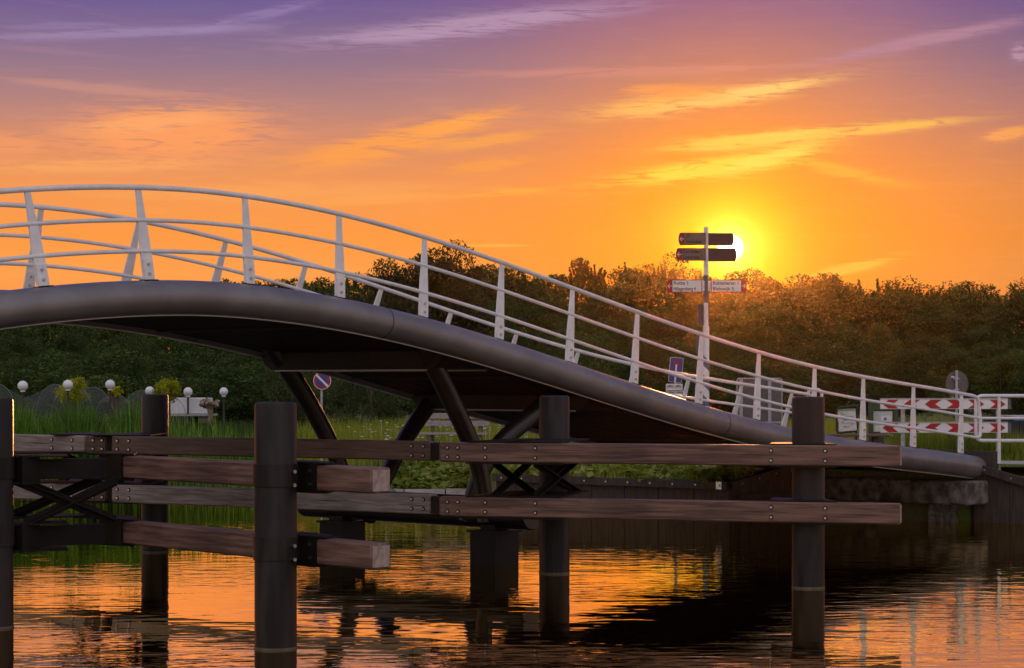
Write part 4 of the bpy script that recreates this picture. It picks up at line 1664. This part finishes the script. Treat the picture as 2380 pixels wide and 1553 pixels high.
# white kiosk
Y = 79.5
A, B = at(391, 962, Y), at(484, 925, Y)
kz = land_z(A.x, Y)
ki = thing('kiosk', 'low white kiosk roof with projecting ledge behind the thin reeds', 'kiosk', ((A.x + B.x) / 2, Y + .6, kz))
MB().box(((A.x + B.x) / 2, Y + .6, (A.z + B.z) / 2), (B.x - A.x, 1.2, B.z - A.z), bev=.02).build('roof_box', 'white_cloth', ki)
MB().box(((A.x + B.x) / 2 + .08, Y + .5, A.z - .05), (B.x - A.x + .2, 1.5, .07), bev=.01).build('ledge', 'weathered_timber', ki)
MB().box(((A.x + B.x) / 2, Y + .9, (A.z - .09 + kz) / 2), (B.x - A.x - .2, .7, A.z - .09 - kz)).build('wall', 'board_green', ki)
p, q = at(461, 984, Y), at(487, 967, Y)
MB().box(((p.x + q.x) / 2, Y + .1, (p.z + q.z) / 2), (q.x - p.x, .3, q.z - p.z - .02)).build('counter', 'bench_wood', ki)

# hooped netting
Yn = 77.0
hoops = [(-60, 893, 62), (-6, 893, 58), (128, 893, 58), (168, 894, 62), (215, 900, 62), (266, 917, 58), (330, 907, 60), (392, 920, 52)]
gzn = land_z(at(150, 0, Yn).x, Yn)
nt = thing('netting_tunnel', 'grey garden netting draped over thin hoops behind the tall reeds', 'netting', (at(150, 0, Yn).x, Yn, gzn))
arcs = []
for k, (x, y, hw) in enumerate(hoops):
    c = at(x, y, Yn)
    Hh = c.z - gzn
    wv = hw / FPX * Yn
    dirv = Vector((math.cos(R(38)), -math.sin(R(38)), 0))
    arc = []
    for i in range(17):
        a = PI * i / 16
        arc.append(Vector((c.x, Yn, gzn)) + dirv * (-math.cos(a) * wv * 1.25) + Vector((0, 0, Hh * math.sin(a) ** .8)))
    arcs.append(arc)
    MB().tube(arc, .010, 6).build('hoop', 'hoop_wire', nt)
vs, fs = [], []
S_ = 7
rows = []
for k in range(len(arcs) - 1):
    for s in range(S_):
        f = s / S_
        sag = .28 * math.sin(PI * f)
        row = []
        for i in range(17):
            p = arcs[k][i].lerp(arcs[k + 1][i], f)
            row.append(Vector((p.x, p.y, gzn + (p.z - gzn) * (1 - sag * math.sin(PI * i / 16)))))
        rows.append(row)
rows.append(arcs[-1])
for r in rows:
    vs += r
for j in range(len(rows) - 1):
    for i in range(16):
        fs.append((j * 17 + i, j * 17 + i + 1, (j + 1) * 17 + i + 1, (j + 1) * 17 + i))
MB().add(vs, fs, 0, True).build('net', 'netting', nt)


# =================================================================== FOLIAGE
def quads_mesh(name, V, m):
    """V: (n, 4, 3) array of leaf quads"""
    n = len(V)
    me = bpy.data.meshes.new(name)
    me.vertices.add(n * 4)
    me.vertices.foreach_set('co', V.reshape(-1).astype(np.float32))
    me.loops.add(n * 4)
    me.loops.foreach_set('vertex_index', np.arange(n * 4, dtype=np.int32))
    me.polygons.add(n)
    me.polygons.foreach_set('loop_start', np.arange(0, n * 4, 4, dtype=np.int32))
    me.polygons.foreach_set('loop_total', np.full(n, 4, dtype=np.int32))
    me.materials.append(MATS[m])
    me.update(calc_edges=True)
    return me


def leaves(rg, C, size, aspect=.5, droop=0.0, up=0.0, N=None):
    """leaf quads at centres C; droop>0 hangs the long axis down; N = the way each leaf tends to face"""
    n = len(C)
    d = rg.normal(size=(n, 3))
    d[:, 2] = d[:, 2] * (1 - .6 * droop) - droop * 1.6 + up * 1.8
    d /= np.linalg.norm(d, axis=1)[:, None] + 1e-9
    e = rg.normal(size=(n, 3))
    if N is not None:
        e = N + e * .42
    e = np.cross(d, e)
    e /= np.linalg.norm(e, axis=1)[:, None] + 1e-9
    s = size * rg.uniform(.6, 1.35, n)[:, None]
    a, b = d * s * .5, e * s * aspect * .5
    return np.stack([C - a, C + b - a * .1, C + a, C - b - a * .1], 1)


def crown_pts(rg, nclump, per, rx, rz, zc, cr, shell=.55, bottom=None, shoots=0, lobes=7):
    """clumps of leaf centres over an uneven crown"""
    lob = rg.normal(size=(lobes, 3))
    lob /= np.linalg.norm(lob, axis=1)[:, None]
    amp = rg.uniform(-.18, .30, lobes)
    out = []
    nrm = []
    for k in range(nclump):
        d = rg.normal(size=3)
        d /= np.linalg.norm(d)
        f = 1 + float(np.sum(amp * np.clip(lob @ d, 0, 1) ** 3))
        r = rg.uniform(shell, 1.0) * f
        c = np.array([d[0] * rx * r, d[1] * rx * r, zc + d[2] * rz * r])
        if bottom is not None and c[2] < bottom:
            c[2] = bottom + rg.uniform(0, .8)
        q = rg.normal(size=(per, 3))
        q /= np.linalg.norm(q, axis=1)[:, None]
        nn_ = q * np.array([1, 1, .8]) + np.array([0, 0, .55])
        q = q * (rg.uniform(.35, 1.0, per) ** .5)[:, None] * cr * 1.55 * rg.uniform(.6, 1.45) * np.array([1, 1, .72])
        out.append(c + q)
        nrm.append(nn_ / np.linalg.norm(nn_, axis=1)[:, None])
    for k in range(shoots):
        a = rg.uniform(0, 2 * PI)
        rr = rx * rg.uniform(0, .95)
        zt_ = zc + rz * math.sqrt(max(0.02, 1 - (rr / rx) ** 2)) * rg.uniform(.70, .90)
        L = rg.uniform(.45, 1.1)
        tilt = rg.normal(0, .22, 2)
        n = int(per * .40)
        tt_ = rg.uniform(0, 1, n)
        wob = (1 - tt_)[:, None] * rg.normal(size=(n, 3)) * .07
        out.append(np.stack([a * 0 + math.cos(a) * rr + tilt[0] * L * tt_, math.sin(a) * rr + tilt[1] * L * tt_, zt_ + L * tt_], 1) + wob)
        nrm.append(rg.normal(size=(n, 3)))
    return np.concatenate(out), np.concatenate(nrm)


def trunk_mb(rg, h, r, limbs=5, spread=1.6):
    mb = MB()
    pts = [Vector((0, 0, -.3)), Vector((rg.normal(0, .05), rg.normal(0, .05), h * .3)), Vector((rg.normal(0, .12), rg.normal(0, .12), h * .6)), Vector((rg.normal(0, .2), rg.normal(0, .2), h * .92))]
    c = catmull(pts, 4)
    mb.tube(c, [r * (1 - .85 * i / (len(c) - 1)) for i in range(len(c))], 9)
    for k in range(limbs):
        f = rg.uniform(.25, .7)
        i = int(f * (len(c) - 1))
        a = rg.uniform(0, 2 * PI)
        e = c[i] + Vector((math.cos(a) * spread * rg.uniform(.6, 1), math.sin(a) * spread * rg.uniform(.6, 1), rg.uniform(.5, 1.4)))
        m_ = c[i].lerp(e, .5) + Vector((0, 0, .18))
        cc = catmull([c[i], m_, e], 4)
        rr = r * (1 - f) * .7
        mb.tube(cc, [rr * (1 - .8 * q / (len(cc) - 1)) for q in range(len(cc))], 6)
    return mb


def make_tree(name, label, cat, seed, H, rx, m, nclump=70, per=190, leaf=.20, cr=.5, group=None, shoots=0, droop=0.0, base=.12, aspect=.5, tr=.13, up=0.0, shell=.55):
    """tree of height H with its foot at the origin"""
    rg = np.random.default_rng(seed)
    root = thing(name, label, cat, (0, 0, 0), group)
    rz = H * (1 - base) / 2
    zc = H * base + rz - cr * .3
    C, NV = crown_pts(rg, nclump, per, rx, rz, zc, cr, shell=shell, bottom=H * base * .6, shoots=shoots)
    me = quads_mesh('crown', leaves(rg, C, leaf, aspect, droop, up, NV), m)
    o = bpy.data.objects.new('crown', me)
    COL.objects.link(o)
    o.parent = root
    t_ = bpy.data.objects.new('trunk', trunk_mb(rg, H * .8, tr, spread=rx * .6).mesh('trunk', 'bark'))
    COL.objects.link(t_)
    t_.parent = root
    return root


FG = 'trees of the dense wood beyond the bank'
L_ROUND = 'leafy round-crowned tree in the dense dark wood beyond the bank'
L_SPIKE = 'tree with thin upright shoots breaking the wood skyline'
L_LOW = 'low bushy tree at the foot of the wood edge'
protos = {'round': [], 'spike': [], 'low': []}
for i in range(4):
    protos['round'].append(make_tree('forest_tree', L_ROUND, 'tree', 20 + i, 8.0, 3.1, 'leaf_forest', nclump=62, per=300, leaf=.20, cr=.62, group=FG, shoots=4, shell=.62))
for i in range(4):
    protos['spike'].append(make_tree('forest_tree', L_SPIKE, 'tree', 40 + i, 8.0, 2.8, 'leaf_forest', nclump=58, per=290, leaf=.19, cr=.58, group=FG, shoots=60, shell=.62))
for i in range(3):
    protos['low'].append(make_tree('forest_tree', L_LOW, 'tree', 60 + i, 5.0, 2.7, 'leaf_forest', nclump=46, per=260, leaf=.17, cr=.52, group=FG, base=.02, tr=.08, shell=.6))
PX_ = [-700, 0, 300, 440, 500, 560, 640, 700, 760, 850, 900, 1100, 1200, 1270, 1340, 1400, 1480, 1550, 1620, 1700, 1800, 1850, 1900, 1970, 2000, 2100, 2200, 2320, 2380, 3100]
PY_ = [700, 700, 690, 685, 662, 656, 650, 638, 645, 640, 650, 628, 640, 622, 622, 628, 620, 624, 626, 630, 638, 632, 646, 640, 645, 664, 668, 654, 660, 690]
rg = random.Random(5)
used = set()


def place(kind, x, Y, ytop, jit=.05):
    X = (x - CX) / FPX * Y
    zt_ = CAMZ + (HY - ytop) / FPX * Y
    fresh = [p_ for p_ in protos[kind] if p_.name not in used]
    pr = fresh[0] if fresh else protos[kind][rg.randrange(len(protos[kind]))]
    base_h = 5.0 if kind == 'low' else 8.0
    H = 1.06 * max(zt_ - 1.0, 2.2) * (1 + rg.uniform(-jit, jit * .4))
    s = H / (base_h * (1.06 if kind == 'spike' else 1.03))
    sx = s * rg.uniform(.9, 1.15) if kind != 'low' else rg.uniform(.9, 1.2)
    rz = rg.uniform(0, 2 * PI)
    if pr.name not in used:
        used.add(pr.name)
        pr.location = (X, Y, 1.0)
        pr.rotation_euler = (0, 0, rz)
        pr.scale = (sx, sx, s)
    else:
        copy_tree(pr, (X, Y, 1.0), rz, (sx, sx, s))


for (Ya, Yb, step, kinds, ylo) in ((205, 228, (70, 105), None, None), (172, 188, (95, 130), ('round', 'spike'), (28, 60)), (140, 155, (100, 135), ('round',), (75, 115)),
                                   (112, 124, (105, 140), ('round', 'low'), (120, 165)), (85, 92, (85, 125), ('low', 'round'), None)):
    x = -330 + rg.uniform(0, 40)
    while x < 2750:
        sky = float(np.interp(x, PX_, PY_))
        if kinds is None:                 # skyline row
            kind = 'spike' if (1180 < x < 1800 or x > 1860) and rg.random() < .6 else 'round'
            yt = sky
        elif ylo is None:                 # front edge of the wood
            kind, yt = rg.choice(kinds), rg.uniform(800, 868)
        else:
            kind, yt = rg.choice(kinds), max(sky, 640) + rg.uniform(*ylo)
        place(kind, x, rg.uniform(Ya, Yb), yt)
        x += rg.uniform(*step)
# the tall drooping tree that stands above the rest
tall = make_tree('tall_tree', 'tall broad drooping-leaved tree rising above the wood behind the railing', 'tree', 91, 10.9, 3.3, 'leaf_drooping', nclump=130, per=330, leaf=.27, cr=.72, droop=.8, aspect=.36, tr=.24, shell=.35)
tall.location = (at(1008, 0, 150).x, 150, 1.0)
tl2 = make_tree('side_tree', 'drooping-leaved tree just left of the tallest tree, partly behind the railing', 'tree', 92, 9.9, 2.6, 'leaf_drooping', nclump=95, per=300, leaf=.26, cr=.66, droop=.8, aspect=.36, tr=.18, shell=.35)
tl2.location = (at(925, 0, 148).x, 148, 1.0)
# paler willow scrub seen under the deck
for (x, Y, H, rx, sd, lb) in ((700, 68, 3.0, 1.1, 71, 'pale green willow scrub behind the no-stopping sign'), (860, 72, 3.2, 1.3, 72, 'grey-green bush behind the near curved bridge legs')):
    b_ = make_tree('willow_bush', lb, 'bush', sd, H, rx, 'leaf_willow', nclump=60, per=130, leaf=.13, cr=.26, droop=.5, base=.02, aspect=.3, tr=.05)
    q = at(x, 0, Y)
    b_.location = (q.x, Y, land_z(q.x, Y))


# pollards with yellow-green heads
def pollard(x, y, rpx, Y, sd, lb, stump=False):
    c = at(x, y, Y)
    r = rpx / FPX * Y
    gz = land_z(c.x, Y)
    rg_ = np.random.default_rng(sd)
    root = thing('pollard_stump' if stump else 'pollard_tree', lb, 'tree', (c.x, Y, gz))
    mb = MB()
    mb.tube([Vector((c.x, Y, gz - .2)), Vector((c.x + .03, Y, (gz + c.z) / 2)), Vector((c.x, Y, c.z - r * .3))], [.13, .10, .12], 10)
    for k in range(14):
        d = Vector(rg_.normal(size=3)).normalized()
        d.z = abs(d.z) * .5
        mb.tube([Vector((c.x, Y, c.z - r * .4)), Vector((c.x, Y, c.z - r * .3)) + d * r * .55], [.09, .06], 7)
    mb.build('trunk', 'stump_bark' if stump else 'bark', root)
    if not stump:
        C = []
        for k in range(34):
            d = rg_.normal(size=3)
            d /= np.linalg.norm(d)
            d[2] *= .85
            C.append(np.array([c.x, Y, c.z]) + d * r * rg_.uniform(.5, 1.0) + rg_.normal(size=(70, 3)) * r * .13)
        me = quads_mesh('crown', leaves(rg_, np.concatenate(C), .085, .5), 'leaf_yellow')
        o = bpy.data.objects.new('crown', me)
        COL.objects.link(o)
        o.parent = root
        o.matrix_parent_inverse = WORLD[root.name].inverted()
    else:
        mb = MB()
        for k in range(26):
            d = Vector(rg_.normal(size=3)).normalized()
            p = Vector((c.x, Y, c.z)) + Vector((d.x * r, d.y * r, d.z * r * .45))
            mb.tube([p - d * .1, p, p + d * .07], [.09, .08, .02], 7)
        mb.build('crown_knob', 'stump_bark', root)


pollard(168, 906, 37, 73, 5, 'pollard tree with the larger yellow-green head beside the netting')
pollard(388, 908, 33, 74.5, 6, 'pollard tree with a small yellow-green head behind the dark pile')
pollard(268, 912, 14, 74, 8, 'little green shrub head just right of the third globe lamp')
pollard(488, 938, 22, 78.5, 7, 'bare knobbly pollard stump beside the white kiosk', stump=True)


# ---- blades: reeds and grass
def blades(name, m, n, sample, h0, h1, w, lean_, seed, kind_label, seg=3, cat=None):
    rg_ = np.random.default_rng(seed)
    P = sample(rg_, n)
    n = len(P)
    h = rg_.uniform(h0, h1, n) * (P[:, 3] if P.shape[1] > 3 else 1)
    a = rg_.uniform(0, 2 * PI, n)
    L = rg_.normal(0, lean_, n)
    lx, ly = np.cos(a) * L, np.sin(a) * L
    b = rg_.uniform(0, PI, n)
    wx, wy = np.cos(b), np.sin(b) * .6
    ww = w * rg_.uniform(.6, 1.3, n)
    V = []
    for s in range(seg):
        f0, f1 = s / seg, (s + 1) / seg
        q = []
        for f, sg in ((f0, -1), (f0, 1), (f1, 1), (f1, -1)):
            wd = ww * (1 - f ** 1.6) * .5 + .0006
            bend = f ** 2
            q.append(np.stack([P[:, 0] + lx * h * bend + sg * wx * wd, P[:, 1] + ly * h * bend + sg * wy * wd, P[:, 2] + h * f * (1 - .3 * np.abs(L) * f)], 1))
        V.append(np.stack(q, 1))
    V = np.concatenate(V)
    o = bpy.data.objects.new(name, quads_mesh(name, V, m))
    COL.objects.link(o)
    tag(o, kind_label, cat or name, kind='stuff')
    return o


def area(x0, x1, Ya, Yb, dens=None):
    def f(rg_, n):
        x = rg_.uniform(x0, x1, n)
        Y = rg_.uniform(Ya, Yb, n)
        X = (x - CX) / FPX * Y
        sy = np.interp(X, SX, SY)
        keep = Y > sy - .25
        X, Y = X[keep], Y[keep]
        z = np.array([land_z(float(p), float(q)) for p, q in zip(X, Y)])
        hh = np.ones(len(X))
        if dens:
            hh = np.array([dens(CX + p / q * FPX, q) for p, q in zip(X, Y)])
        out = np.stack([X, Y, z - .03, hh], 1)
        return out[hh > .02]
    return f


blades('reeds', 'reed_leaf', 9000, area(-160, 345, 49.6, 55.5, lambda x, y: (1.0 - .085 * (y - 49.6)) * (1.0 + .12 * math.sin(x * .045) + .08 * math.sin(x * .21))), 1.25, 2.35, .060, .20, 11,
       'dense bright green reeds along the left bank', 4)
blades('tall_grass', 'reed_leaf', 1500, area(330, 650, 50.3, 54.5, lambda x, y: max(.35, 1.0 - .001 * (x - 330))), .8, 1.75, .030, .16, 12,
       'sparser thin tall grass between the two left piles', 4)
blades('grass', 'grass_leaf', 60000, area(560, 2500, 42.5, 66, lambda x, y: 0.0 if (x > 2230 and 42.5 < y < 46.0) or (1500 < x < 1850 and y < 45.5 and math.sin(x * .05) > -.2) else 1.0), .10, .34, .022, .30, 13,
       'short meadow grass on the far bank', 2)
blades('meadow', 'grass_leaf', 26000, area(600, 2420, 54, 76), .35, .72, .030, .24, 14, 'longer meadow grass behind the bench', 3)
blades('verge', 'grass_leaf', 5000, area(2060, 2380, 46.8, 52), .35, .85, .030, .26, 15, 'rough grass below the chevron boards', 3)
blades('far_grass', 'leaf_forest', 14000, area(-200, 700, 56, 80), .2, .5, .035, .25, 16, 'dark rough grass around the globe lamps', 2)


# broad-leaved weeds near the quay
def weeds(name, seed, n, sampler, size, label):
    rg_ = np.random.default_rng(seed)
    P = sampler(rg_, n)[:, :3]
    out = []
    for p in P:
        k = rg_.integers(4, 9)
        q = p + rg_.normal(size=(k, 3)) * np.array([.12, .12, .03]) + np.array([0, 0, rg_.uniform(.06, .22)])
        d = rg_.normal(size=(k, 3)) * np.array([1, 1, .35])
        d /= np.linalg.norm(d, axis=1)[:, None]
        e = np.cross(d, np.array([0, 0, 1.0]) + rg_.normal(size=(k, 3)) * .5)
        e /= np.linalg.norm(e, axis=1)[:, None] + 1e-9
        s = size * rg_.uniform(.6, 1.3, k)[:, None]
        a, b = d * s * .5, e * s * .42
        out.append(np.stack([q - a, q + b, q + a, q - b], 1))
    o = bpy.data.objects.new(name, quads_mesh(name, np.concatenate(out), 'weed_leaf'))
    COL.objects.link(o)
    tag(o, label, name, kind='stuff')


weeds('weeds', 31, 520, area(1080, 1720, 42.3, 47.5), .17, 'broad-leaved weeds behind the quay wall')
weeds('bank_weeds', 32, 700, area(880, 1160, 52, 56), .20, 'broad-leaved weeds on the grassy bank under the bridge')
# umbel flowers
rg_ = np.random.default_rng(44)
mb = MB()
P = area(800, 1330, 53, 64)(rg_, 150)
for p in P:
    h = rg_.uniform(.35, .75)
    c = Vector((p[0], p[1], p[2] + h))
    r = rg_.uniform(.025, .065)
    n = 7
    vs = [c + Vector((math.cos(2 * PI * i / n) * r, math.sin(2 * PI * i / n) * r, rg_.uniform(-.012, .012))) for i in range(n)] + [c + Vector((0, 0, .02)), c - Vector((0, 0, .03))]
    mb.add(vs, [(i, (i + 1) % n, n) for i in range(n)] + [((i + 1) % n, i, n + 1) for i in range(n)])
    mb.add([c + Vector((-.004, 0, 0)), c + Vector((.004, 0, 0)), c + Vector((.004, 0, -h)), c + Vector((-.004, 0, -h))], [(0, 1, 2, 3)])
o = mb.build('wildflowers', 'flower_white')
tag(o, 'small cream wildflower heads scattered in the meadow grass', 'flowers', kind='stuff')


# =================================================================== HAZE
mb = MB()
x0, x1, y0, y1, z0, z1 = -110, 130, -6, 245, -2.2, 19.5
mb.add([(x0, y0, z0), (x1, y0, z0), (x1, y1, z0), (x0, y1, z0), (x0, y0, z1), (x1, y0, z1), (x1, y1, z1), (x0, y1, z1)],
       [(0, 3, 2, 1), (4, 5, 6, 7), (0, 1, 5, 4), (1, 2, 6, 5), (2, 3, 7, 6), (3, 0, 4, 7)])
m = bpy.data.materials.new('haze')
m.use_nodes = True
m.node_tree.nodes.clear()
pv = m.node_tree.nodes.new('ShaderNodeVolumePrincipled')
pv.inputs['Color'].default_value = (1.0, 0.55, 0.25, 1)
pv.inputs['Density'].default_value = 0.000026
pv.inputs['Anisotropy'].default_value = 0.96
mo = m.node_tree.nodes.new('ShaderNodeOutputMaterial')
m.node_tree.links.new(pv.outputs[0], mo.inputs['Volume'])
MATS['haze'] = m
tag(mb.build('haze', 'haze'), 'warm evening haze over the water and the wood', 'haze', kind='stuff')
